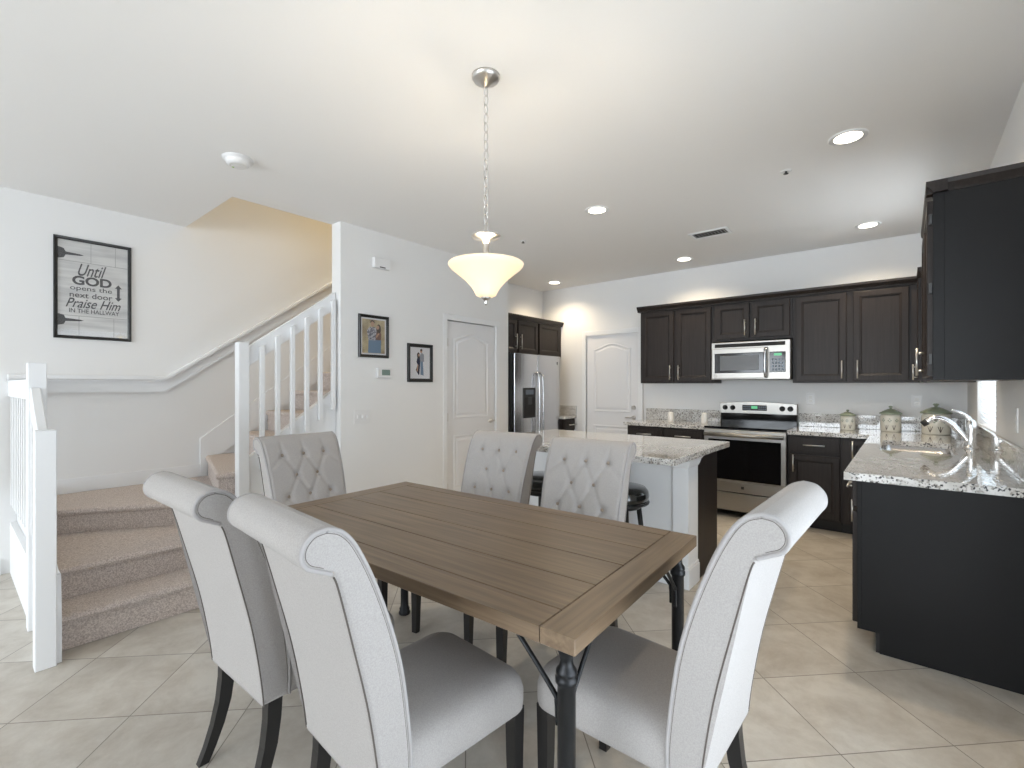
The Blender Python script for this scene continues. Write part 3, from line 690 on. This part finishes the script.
# ------------------------------------------------------------------ island
t = thing('kitchen_island', 'kitchen island with white seating side and dark cabinets behind', 'island', (-1.8, 3.4, 0))
I = lambda x: x+1.8
J = lambda y: y-3.4
MB().box(I(-2.50), I(-1.10), J(3.14), J(3.30), 0, BZ).build('knee_wall', M['white'], t)
m = MB(); m.box(I(-1.20), I(-1.095), J(3.125), J(3.315), 0, BZ-.001, .002).box(I(-1.21), I(-1.085), J(3.115), J(3.325), 0, .13, .004).box(I(-1.207), I(-1.088), J(3.118), J(3.322), .13, .15, .006)
m.loops([[(I(-1.205-d), J(3.12-d), z), (I(-1.09+d), J(3.12-d), z), (I(-1.09+d), J(3.32+d), z), (I(-1.205-d), J(3.32+d), z)] for d, z in ((-.008, .79), (.0, .80), (.006, .815), (.012, .84), (.03, .865), (.032, .875))], True, cap0=True, cap1=True)
m.build('corner_column', M['white'], t)
m = MB(); m.box(I(-2.50), I(-1.215), J(3.124), J(3.14), 0, .13, .003); m.build('baseboard', M['white'], t)
MB().box(I(-2.50), I(-1.10), J(3.301), J(3.76), .0, BZ).build('cabinet_body', M['esp'], t)
for a, b in ((-2.48, -2.04), (-2.02, -1.58), (-1.56, -1.12)):
    m = MB(); R = lambda d, y: [(I(a)+d, y, .12+d), (I(b)-d, y, .12+d), (I(b)-d, y, .86-d), (I(a)+d, y, .86-d)]
    y_ = J(3.76); m.loops([R(0, y_), R(.002, y_+.02), R(.05, y_+.02), R(.06, y_+.011)], True, cap1=True); m.build('door', M['esp'], t)
tag(MB().box(-2.63, -1.02, 2.675, 3.80, BZ, .916, .004).build('countertop', M['granite']), 'large granite countertop of the kitchen island', 'countertop')
# stools
def stool():
    t = thing('bar_stool', '', 'stool', (0, 0, 0), 0, 'bar stools at the island')
    MB().lathe([(0, .585), (.175, .585), (.188, .600), (.192, .625), (.186, .655), (.168, .675), (.12, .684), (0, .688)], seg=40).build('seat', M['vinyl'], t)
    MB().lathe([(.178, .572), (.192, .575), (.194, .584), (.176, .586)], seg=40).build('seat_ring', M['blackwood'], t)
    MB().lathe([(0, .545), (.14, .545), (.15, .573), (0, .573)], seg=24).build('swivel_plate', M['iron'], t)
    for k in range(4):
        a = PI/4+k*PI/2; c, s_ = math.cos(a), math.sin(a)
        MB().tube([(c*.13, s_*.13, .56), (c*.20, s_*.20, .0)], [.018, .014], 8).build('leg', M['blackwood'], t)
    MB().tube([(.175*math.cos(2*PI*k/24), .175*math.sin(2*PI*k/24), .22) for k in range(24)], .008, 8, closed=True).build('foot_ring', M['iron'], t)
    return t
s0 = stool(); s0.location = (-1.455, 2.86, 0); s0['label'] = 'black round bar stool showing right of the right tufted chair'
s1 = copy_tree(s0); s1.location = (-2.07, 2.86, 0); s1['label'] = 'black round bar stool glimpsed between the two tufted chairs'

# ------------------------------------------------------------------ dining table
TC = Vector((-1.452, 1.3590, 0)); TR = math.radians(2.4); TL, TWd = 1.704, .940
t = thing('dining_table', 'brown plank-topped dining table on black turned iron legs', 'table', TC, TR)
hl, hw = TL/2, TWd/2; zt = .76; th = .042
eb = .098
m = MB()
g = .0035; ys_ = [0, .105, .295, .485, .675, .865, .940]
for i in range(6):
    a, b = -hw+ys_[i], -hw+ys_[i+1]
    m.box(-hl+eb+g/2, hl-eb-g/2, a+(g/2 if i else 0), b-(g/2 if i < 5 else 0), zt-th, zt, .0015, 1)
m.build('tabletop', M['woodx'], t)
MB().box(-hl+.01, hl-.01, -hw+.01, hw-.01, zt-th+.002, zt-.004).build('groove_backing', M['groove'], t)
for s_ in (-1, 1): MB().box(s_*(hl-eb)-(0 if s_ > 0 else eb), s_*(hl-eb)+(eb if s_ > 0 else 0), -hw, hw, zt-th, zt, .002, 1).build('end_board', M['woody'], t)
prof = [(0, 0), (.032, 0), (.034, .012), (.028, .022), (.030, .034), (.0235, .045), (.0225, .08), (.0225, .625), (.027, .630), (.029, .640), (.026, .650), (.0275, .656), (.0275, .664), (.021, .672), (.0175, .68), (.021, .692), (.0265, .704), (.027, .712), (.022, .7175), (0, .7175)]
prof = [(r, z if z < .6 else z) for r, z in prof]
prof = [(0, 0), (.032, 0), (.034, .012), (.028, .022), (.030, .034), (.0235, .045), (.0225, .08), (.0225, .610), (.0275, .616), (.0275, .628), (.0235, .633), (.0265, .638), (.0255, .646), (.018, .656), (.0155, .668), (.018, .682), (.0245, .697), (.0265, .706), (.025, .714), (.019, .7175), (0, .7175)]
for sx in (-1, 1):
    for sy in (-1, 1):
        cx, cy = sx*(hl-.055), sy*(hw-.055)
        MB().lathe(prof, (cx, cy, 0), 28).build('leg', M['iron'], t)
        for dx, dy in ((-sx*.185, 0), (0, -sy*.185)):
            u = Vector((dx, dy, 0)).normalized()
            P = [Vector((cx, cy, .50))+u*.026, Vector((cx, cy, .555))+u*.028, Vector((cx, cy, .580))+u*.040, Vector((cx, cy, .69))+u*.150, Vector((cx, cy, .7165))+u*.190]
            MB().tube(crom([tuple(p) for p in P], 5), .0065, 8).build('brace', M['iron'], t)

# ------------------------------------------------------------------ dining chairs (local front is -Y, b = +Y)
def make_chair():
    t = thing('dining_chair', '', 'chair', (0, 0, 0), 0, 'upholstered dining chairs')
    fr = crom([(0.0, .345), (.001, .45), (.027, .643), (.060, .775), (.108, .908), (.155, 1.005), (.190, 1.048), (.226, 1.064)], 12)
    rl = crom([(.226, 1.064), (.258, 1.058), (.280, 1.035), (.284, 1.006), (.270, .982), (.244, .968), (.218, .955)], 6)
    bk = crom([(.218, .955), (.205, .930), (.171, .800), (.126, .614), (.098, .45), (.086, .345)], 6)
    prof = fr+rl[1:]+bk[1:]; n = len(prof); nf = len(fr)
    nor = []
    for i in range(n):
        a = Vector(prof[i-1]); b = Vector(prof[(i+1) % n]); d = (b-a).normalized(); nor.append(Vector((-d.y, d.x)))   # outward for this winding
    # profile runs up the front, so outward = left of travel
    hwid = lambda z: (.205+.024*min(1, max(0, (z-.35)/.7)))
    cols = [-1, -.992, -.972, -.94]+[-.94+1.88*i/56 for i in range(1, 56)]+[.94, .972, .992, 1]
    ins = {0: .014, 1: .007, 2: .0025, len(cols)-1: .014, len(cols)-2: .007, len(cols)-3: .0025}
    btn = [(x, z) for z, xs in ((.955, (-.125, 0, .125)), (.84, (-.0625, .0625)), (.725, (-.125, 0, .125)), (.61, (-.0625, .0625))) for x in xs]
    segs = []
    for i, (x, z) in enumerate(btn):
        for x2, z2 in btn[i+1:]:
            if abs(abs(x-x2)-.0625) < .01 and abs(z-z2) < .13: segs.append((x, z, x2, z2))
    for x in (-.125, 0, .125): segs.append((x, .955, x, 1.04))
    for x in (-.0625, .0625): segs.append((x, .61, x, .50))
    for z in (.725, .955):
        for s_ in (-1, 1): segs.append((s_*.125, z, s_*.205, z-.07))
    def tuft(x, z):
        if z < .48: return 0
        r2 = min((x-a)**2+(z-b)**2 for a, b in btn)
        dm = 9
        for a, b, c, d in segs:
            L2 = (c-a)**2+(d-b)**2; k = max(0, min(1, ((x-a)*(c-a)+(z-b)*(d-b))/L2))
            dm = min(dm, math.hypot(x-a-k*(c-a), z-b-k*(d-b)))
        return -.017*math.exp(-r2/.019**2)-.0048*math.exp(-(dm/.009)**2)+.004
    m = MB(); tt = bmesh.new(); G = []
    for ci, c in enumerate(cols):
        col = []
        for i, (b, z) in enumerate(prof):
            h = hwid(z); x = c*h; d = -ins.get(ci, 0)
            if i < nf and abs(c) < .97: d += tuft(x, z)*min(1, max(0, (1.05-z)/.06))
            q = nor[i]; col.append(tt.verts.new((x, b+q.x*d, z+q.y*d)))
        G.append(col)
    for a, b in zip(G, G[1:]):
        for k in range(n): tt.faces.new((a[k], a[(k+1) % n], b[(k+1) % n], b[k])).smooth = True
    tt.faces.new(G[0]); tt.faces.new(G[-1])
    bmesh.ops.recalc_face_normals(tt, faces=tt.faces)
    m._merge(tt); m.build('backrest', M['fabric'], t)
    for s_ in (-1, 1):
        path = [(s_*(hwid(z)-.002), b-nor[i].x*.0045, z-nor[i].y*.0045) for i, (b, z) in enumerate(prof) if i < nf+len(rl)-1]
        MB().tube(path, .0052, 8).build('piping', M['piping'], t)
        inner = [(s_*(hwid(z)-.001), b-nor[i].x*.013, z-nor[i].y*.013) for i, (b, z) in enumerate(prof) if i < nf+len(rl)-6]
        MB().tube(inner, .0011, 6).build('seam', M['seam'], t)
        path = [(s_*(hwid(z)-.0005), b-.002, z) for b, z in bk[3:]]
        MB().tube(path, .0021, 6).build('seam', M['seam'], t)
    zf = {round(z, 3): b for b, z in fr}
    for x, z in btn:
        b = min(fr, key=lambda p: abs(p[1]-z))[0]
        MB().lathe([(0, .006), (.006, .005), (.009, 0)], mtx=Matrix.Translation((x, b+.014, z)) @ Matrix.Rotation(PI/2-.3, 4, 'X'), seg=12).build('button', M['button'], t)
    # seat cushion: rounded slab, wider in front
    m = MB(); rings = []
    def rr(wf, wb, y0, y1, z, r=.05, n_=6, dome=0):
        P = []
        for cx, cy, a0 in ((wb-r, y1-r*.4, 0), (-wb+r, y1-r*.4, PI/2), (-wf+r, y0+r, PI), (wf-r, y0+r, 1.5*PI)):
            for k in range(n_+1):
                a = a0+PI/2*k/n_; P.append((cx+r*math.cos(a), cy+r*math.sin(a)*(1 if cy < 0 else .4), z))
        return P
    for d, z in ((.010, .345), (.002, .352), (0, .37), (0, .405), (.005, .430), (.017, .450), (.036, .463), (.07, .473), (.12, .479)):
        rings.append(rr(.218-d, .205-d, -.437+d, .02-d*.2, z, max(.03, .065-d*.2)))
    m.loops(rings, True, cap0=True, cap1=True, smooth=True); m.build('seat', M['fabric'], t)
    for s_ in (-1, 1):
        L = []
        for z, c_, h in ((.35, -.398, .021), (.20, -.398, .019), (0, -.401, .015)):
            x = s_*.180; L.append([(x-h, c_-h, z), (x+h, c_-h, z), (x+h, c_+h, z), (x-h, c_+h, z)])
        MB().loops(L, True, cap0=True, cap1=True).build('leg', M['blackwood'], t)
        L = []
        for z, c_, h in ((.352, .045, .023), (.28, .048, .022), (.20, .058, .021), (.12, .078, .019), (.05, .103, .017), (0, .125, .016)):
            x = s_*.178; L.append([(x-h*.85, c_-h, z), (x+h*.85, c_-h, z), (x+h*.85, c_+h, z), (x-h*.85, c_+h, z)])
        MB().loops(L, True, cap0=True, cap1=True).build('leg', M['blackwood'], t)
    return t
c0 = make_chair()
chairs = [  # x, y, facing angle (deg), label
    (-.46, 1.374, 178.2, 'upholstered dining chair at the right end of the table, back toward the sink counter'),
    (-1.141, .755, 86.4, 'nearest upholstered dining chair, back to the camera at the table\'s near side'),
    (-1.742, .721, 91.3, 'upholstered dining chair left of the nearest one, close to the carpeted steps'),
    (-1.292, 2.053, -82.4, 'tufted dining chair on the far side, right one in front of the island'),
    (-1.923, 2.071, -82.7, 'tufted dining chair on the far side, left one near the pantry door'),
    (-2.617, 1.378, -.4, 'tufted dining chair at the left end of the table by the stair railing')]
for i, (x, y, a, lab) in enumerate(chairs):
    o = c0 if i == 0 else copy_tree(c0)
    o.location = (x, y, 0); o.rotation_euler = (0, 0, math.radians(a+90)); o['label'] = lab
    if i: o.scale = (1, 1, .982)

# ------------------------------------------------------------------ pendant lamp over the table
px_, py_ = -1.471, 1.586
t = thing('pendant_lamp', 'brushed nickel chain pendant with lit alabaster bowl above the table', 'lamp', (px_, py_, 0))
MB().lathe([(0, ZC-.001), (.064, ZC-.001), (.064, ZC-.010), (.056, ZC-.022), (.025, ZC-.034), (.012, ZC-.05), (0, ZC-.052)], seg=40).build('canopy', M['nickel'], t)
m = MB(); z = ZC-.052; k = 0
while z > 2.075:
    P = []
    for i in range(14):
        a = 2*PI*i/14; u = .0115*math.cos(a); v = .024*math.sin(a)
        P.append((u, 0, z-.018+v) if k % 2 else (0, u, z-.018+v))
    m.tube(P, .0024, 6, closed=True); z -= .0415; k += 1
m.build('chain', M['nickel'], t)
MB().lathe([(0, 2.075), (.008, 2.07), (.010, 2.045), (.02, 2.038), (.062, 2.026), (.068, 2.020), (.066, 2.014), (.020, 2.002), (.017, 1.985), (0, 1.985)], seg=36).build('disc_cap', M['nickel'], t)
MB().cyl((0, 0, 2.0), (0, 0, 1.80), .014, 20).build('stem', M['nickel'], t)
MB().lathe([(0, 1.742), (.030, 1.742), (.046, 1.750), (.054, 1.767), (.068, 1.790), (.093, 1.817), (.130, 1.848), (.158, 1.870), (.170, 1.884), (.172, 1.893), (.167, 1.897), (.160, 1.886), (.128, 1.859), (.090, 1.827), (.063, 1.798), (.048, 1.772), (.040, 1.757), (.028, 1.750), (0, 1.750)], seg=64).build('bowl_shade', M['alabaster'], t)
MB().lathe([(0, 1.705), (.006, 1.708), (.009, 1.716), (.006, 1.724), (.014, 1.730), (.022, 1.738), (.022, 1.743), (0, 1.743)], seg=24).build('finial', M['nickel'], t)
MB().lathe([(0, 1.775), (.02, 1.785), (.030, 1.81), (.028, 1.835), (.014, 1.855), (0, 1.86)], seg=20).build('bulb', mat('bulb_glow', (1, 1, 1), .5, emis=((1, .85, .6), 14)), t)
for k in range(3):
    a = 2*PI*k/3+.4; lamp('pendant_light', 'POINT', (px_+.075*math.cos(a), py_+.075*math.sin(a), 1.862), (0, 0, 0), 3.4, (1, .89, .74), shadow_soft_size=.025)

# ------------------------------------------------------------------ ceiling fittings
dl0 = thing('recessed_light', '', 'light', (0, 0, 0), 0, 'recessed ceiling lights')
MB().lathe([(.060, -.002), (.088, -.008), (.094, -.004), (.096, 0)], seg=36).build('trim_ring', M['white'], dl0)
MB().lathe([(0, -.004), (.068, -.004), (.068, -.001)], seg=32).build('lens', M['glow'], dl0)
for x, y in ((-3.4, -2.2), (-1.1, -2.2), (-3.4, -4.8), (-1.1, -4.8)):     # added fill lights, unseen behind the camera, to even out the room
    o = copy_tree(dl0); o.location = (x, y, ZC-.0005); o['label'] = 'added fill light on the unseen ceiling behind the camera'; o['group'] = 'added unseen fill lights'
    lamp('recessed_lamp', 'SPOT', (x, y, ZC-.02), (0, 0, 0), 19, (1, .97, .93), spot_size=math.radians(150), spot_blend=.8, shadow_soft_size=.06)  # added fill lamp, shares its name with the kitchen downlights
spots = [(-.251, 3.288, 'recessed ceiling light nearest the right wall, above the sink counter end'), (-1.908, 3.368, 'recessed ceiling light just above the kitchen island'),
         (-.254, 5.205, 'recessed ceiling light in the far right kitchen corner'), (-1.901, 5.294, 'recessed ceiling light in front of the range cabinets, beyond the vent'), (-3.70, 5.365, 'recessed ceiling light near the refrigerator')]
for i, (x, y, lab) in enumerate(spots):
    o = dl0 if i == 0 else copy_tree(dl0)
    o.location = (x, y, ZC-.0005); o['label'] = lab
    lamp('recessed_lamp', 'SPOT', (x, y, ZC-.02), (0, 0, 0), 42, (1, .80, .55), spot_size=math.radians(142), spot_blend=.8, shadow_soft_size=.06)
t = thing('ceiling_vent', 'white rectangular ceiling air vent above the island', 'vent', (-1.392, 4.544, ZC), 0)
ring = MB(); ring.box(-.17, .17, -.10, -.075, -.010, -.0005, .002, 1).box(-.17, .17, .075, .10, -.010, -.0005, .002, 1).box(-.17, -.145, -.075, .075, -.010, -.0005, .002, 1).box(.145, .17, -.075, .075, -.010, -.0005, .002, 1); ring.build('frame', M['white'], t)
MB().box(-.146, .146, -.076, .076, -.003, -.0005).build('duct_opening', M['hole'], t)
m = MB()
for i in range(10): m.box(-.0008, .0008, -.075, .075, -.004, .004, mtx=Matrix.Translation((-.13+i*.0289, 0, -.007)) @ Matrix.Rotation(-.9, 4, 'Y'))
m.build('louvers', M['white'], t)
def sprinkler(x, y, lab):
    t = thing('fire_sprinkler', lab, 'sprinkler', (x, y, ZC), 0, 'ceiling fire sprinklers')
    MB().lathe([(.012, -.006), (.032, -.004), (.035, -.0005)], seg=20).build('escutcheon', M['white'], t)
    MB().cyl((0, 0, 0), (0, 0, -.016), .006, 8).build('stem', M['darkgrey'], t)
    MB().lathe([(0, -.016), (.015, -.017), (.015, -.020), (0, -.020)], seg=14).build('deflector', M['darkgrey'], t)
sprinkler(-.605, 3.549, 'small fire sprinkler below the nearest recessed light on the kitchen ceiling')
sprinkler(-2.874, 3.63, 'small fire sprinkler just right of the pendant lamp on the ceiling')
t = thing('smoke_detector', 'round white smoke detector on the ceiling near the stairwell', 'smoke detector', (-3.199, 1.181, ZC))
MB().lathe([(0, -.045), (.045, -.045), (.062, -.038), (.070, -.022), (.072, -.010), (.086, -.009), (.088, -.0005)], seg=40).build('housing', M['whiteplastic'], t)
MB().lathe([(.040, -.0455), (.044, -.047), (.048, -.0455)], seg=30).build('grille_ring', M['candle'], t)
MB().lathe([(0, -.048), (.006, -.047), (.007, -.043)], (-.035, -.015, 0), seg=12).build('indicator', mat('indicator_green', (.3, .5, .1), .4), t)
# ------------------------------------------------------------------ on the pantry wall (facing +X)
t = thing('door_chime', 'white rectangular chime box high on the pantry wall', 'chime', (XP, 2.585, 2.455), PI/2)
MB().box(-.085, .085, -.045, 0, -.045, .05, .006).build('cover', M['whiteplastic'], t)
MB().box(-.03, .03, -.047, -.044, -.04, -.030, .001, 1).build('slot', M['darkgrey'], t)
t = thing('thermostat', 'white thermostat with grey-green display between the framed photos', 'thermostat', (XP, 2.62, 1.455), PI/2)
MB().box(-.075, .075, -.025, 0, -.045, .045, .005).build('housing', M['whiteplastic'], t)
MB().box(-.03, .06, -.0265, -.024, -.022, .03, .001, 1).build('display', M['lcd'], t)
MB().box(-.062, -.048, -.027, -.024, -.03, .03, .001, 1).build('buttons', M['candle'], t)

def flat(parent, name, m_, poly, y):
    mb = MB(); mb.prism(poly, 'y', y, y+.0006); return mb.build(name, m_, parent)
def ell(cx, cz, rx, rz, n=16): return [(cx+rx*math.cos(2*PI*k/n), cz+rz*math.sin(2*PI*k/n)) for k in range(n)]
def framed(name, label, cat, loc, rz, w_, h_, fw, depth=.022):
    t = thing(name, label, cat, loc, rz)
    m = MB(); ring_rect(m, (-w_/2, w_/2, -h_/2, h_/2), (-w_/2+fw, w_/2-fw, -h_/2+fw, h_/2-fw), -depth, 0); m.build('frame', M['frame'], t)
    g_ = MB(); q_ = g_.bm; a_, b_ = w_/2-fw+.002, h_/2-fw+.002
    q_.faces.new([q_.verts.new(p) for p in ((-a_, -.0115, -b_), (a_, -.0115, -b_), (a_, -.0115, b_), (-a_, -.0115, b_))]); g_.build('glass', M['glass'], t)
    return t
a, b = 2.358, 2.675
t = framed('framed_photo', 'black-framed photo of a couple in jeans and plaid shirt', 'framed photo', (XP, (a+b)/2, 1.785), PI/2, b-a, .385, .026)
w_, h_ = (b-a)-.05, .335
flat(t, 'mat_board', M['mat'], [(-w_/2, -h_/2), (w_/2, -h_/2), (w_/2, h_/2), (-w_/2, h_/2)], -.004)
p = flat(t, 'print', M['photobg'], [(-w_/2+.015, -h_/2+.015), (w_/2-.015, -h_/2+.015), (w_/2-.015, h_/2-.015), (-w_/2+.015, h_/2-.015)], -.005)
flat(p, 'printed_jeans', M['jeans'], [(-.060, -.150), (.075, -.150), (.078, -.03), (.02, -.015), (-.055, -.03)], -.0058)
flat(p, 'printed_shirt', M['plaid'], [(-.056, -.035), (.016, -.035), (.030, .06), (.012, .085), (-.045, .085), (-.072, .05)], -.0066)
flat(p, 'printed_top', M['top'], [(.018, -.03), (.075, -.03), (.080, .02), (.068, .05), (.030, .06)], -.0072)
flat(p, 'printed_hair', M['hair'], ell(-.015, .128, .022, .020), -.0072); flat(p, 'printed_face', M['skin'], ell(-.015, .112, .018, .024), -.0079)
flat(p, 'printed_hair', M['hair'], ell(.050, .070, .025, .045), -.0079); flat(p, 'printed_face', M['skin'], ell(.040, .085, .015, .019), -.0086)
flat(p, 'printed_arm', M['skin'], [(.018, .0), (.045, .035), (.060, .03), (.03, -.012)], -.0086)
a, b = 2.894, 3.211
t = framed('framed_photo', 'black-framed picture of two standing figures on white ground', 'framed photo', (XP, (a+b)/2, 1.563), PI/2, b-a, .378, .034)
w_, h_ = (b-a)-.066, .312
p = flat(t, 'print', M['mat'], [(-w_/2, -h_/2), (w_/2, -h_/2), (w_/2, h_/2), (-w_/2, h_/2)], -.004)
flat(p, 'printed_jeans', M['jeans'], [(.005, -.115), (.045, -.125), (.035, .015), (.052, .02), (.005, .02)], -.005)
flat(p, 'printed_shirt', M['shirtgrey'], [(.000, .015), (.050, .015), (.048, .085), (.030, .10), (.008, .098), (-.005, .06)], -.0058)
flat(p, 'printed_face', M['skin'], ell(.012, .118, .014, .018), -.0066); flat(p, 'printed_hair', M['hair'], ell(.013, .130, .014, .012), -.0072)
flat(p, 'printed_dress', M['navy'], [(-.055, -.07), (-.02, -.12), (-.01, -.11), (.004, .03), (-.005, .06), (-.035, .055), (-.045, .01), (-.030, -.02)], -.005)
flat(p, 'printed_hair', M['hair'], ell(-.022, .075, .018, .030), -.0058); flat(p, 'printed_face', M['skin'], ell(-.016, .078, .010, .014), -.0066)
flat(p, 'printed_legs', M['skin'], [(-.045, -.075), (-.030, -.09), (-.022, -.02), (-.034, -.01)], -.0058)
# sign on the left wall
a, b, zb, zt_ = .538, 1.004, 1.700, 2.476
t = framed('framed_sign', 'black-framed barn door sign with charcoal lettering on the left wall', 'sign', (XL, (a+b)/2, (zb+zt_)/2), PI/2, b-a, zt_-zb, .024, .02)
w_, h_ = (b-a)-.046, zt_-zb-.046
p = flat(t, 'print', M['board'], [(-w_/2, -h_/2), (w_/2, -h_/2), (w_/2, h_/2), (-w_/2, h_/2)], -.004)
for x0_, x1_, z0_, z1_ in ((-w_/2, w_/2, .205, .209), (-w_/2, w_/2, -.212, -.208), (-.02, -.017, .209, h_/2), (.12, .123, -h_/2, -.212), (-.09, -.087, -h_/2, -.212), (.13, .133, .209, h_/2)):
    flat(p, 'printed_plank_line', mat('plank_line', (.33, .33, .33), .6) if 'plank_line' not in bpy.data.materials else bpy.data.materials['plank_line'], [(x0_, z0_), (x1_, z0_), (x1_, z1_), (x0_, z1_)], -.0047)
for z in (.262, -.245):
    flat(p, 'printed_hinge', M['ink'], [(-w_/2, z-.045), (-w_/2+.035, z-.035), (-w_/2+.045, z-.012), (-w_/2+.13, z-.006), (-w_/2+.150, z), (-w_/2+.13, z+.006), (-w_/2+.045, z+.012), (-w_/2+.035, z+.035), (-w_/2, z+.045)], -.0052)
def text(parent, s_, cx, cz, width, height, shear=0, y=-.0052, bold=0.0):
    cu = bpy.data.curves.new('lettering', 'FONT'); cu.body = s_; cu.align_x = 'CENTER'; cu.align_y = 'CENTER'; cu.size = 1; cu.shear = shear; cu.offset = bold
    tmp = bpy.data.objects.new('tmp', cu); C.objects.link(tmp); bpy.context.view_layer.update()
    me = bpy.data.meshes.new_from_object(tmp.evaluated_get(bpy.context.evaluated_depsgraph_get())); bpy.data.objects.remove(tmp)
    xs = [v.co.x for v in me.vertices]; ys = [v.co.y for v in me.vertices]
    kx = width/(max(xs)-min(xs)); ky = height/(max(ys)-min(ys)); mx_, my_ = (max(xs)+min(xs))/2, (max(ys)+min(ys))/2
    for v in me.vertices: v.co = Vector(((v.co.x-mx_)*kx+cx, y, (v.co.y-my_)*ky+cz))
    me.materials.clear(); me.materials.append(M['ink']); me.name = 'lettering'
    o = bpy.data.objects.new('lettering', me); C.objects.link(o); o.parent = parent
    return o
text(p, 'Until', -.010, .150, .170, .095, .45, bold=.008)
text(p, 'GOD', -.010, .066, .235, .070, 0, bold=.035)
text(p, 'opens the', -.015, .002, .250, .045, .0, bold=.008)
text(p, 'next door', -.015, -.046, .255, .042, .0, bold=.008)
text(p, 'Praise Him', .000, -.110, .330, .072, .45, bold=.008)
text(p, 'IN THE HALLWAY', .005, -.170, .300, .032, 0, bold=.01)
flat(p, 'printed_arrow', M['ink'], [(.150, -.068), (.172, -.040), (.159, -.040), (.159, .035), (.172, .035), (.150, .065), (.128, .035), (.141, .035), (.141, -.040), (.128, -.040)], -.0052)
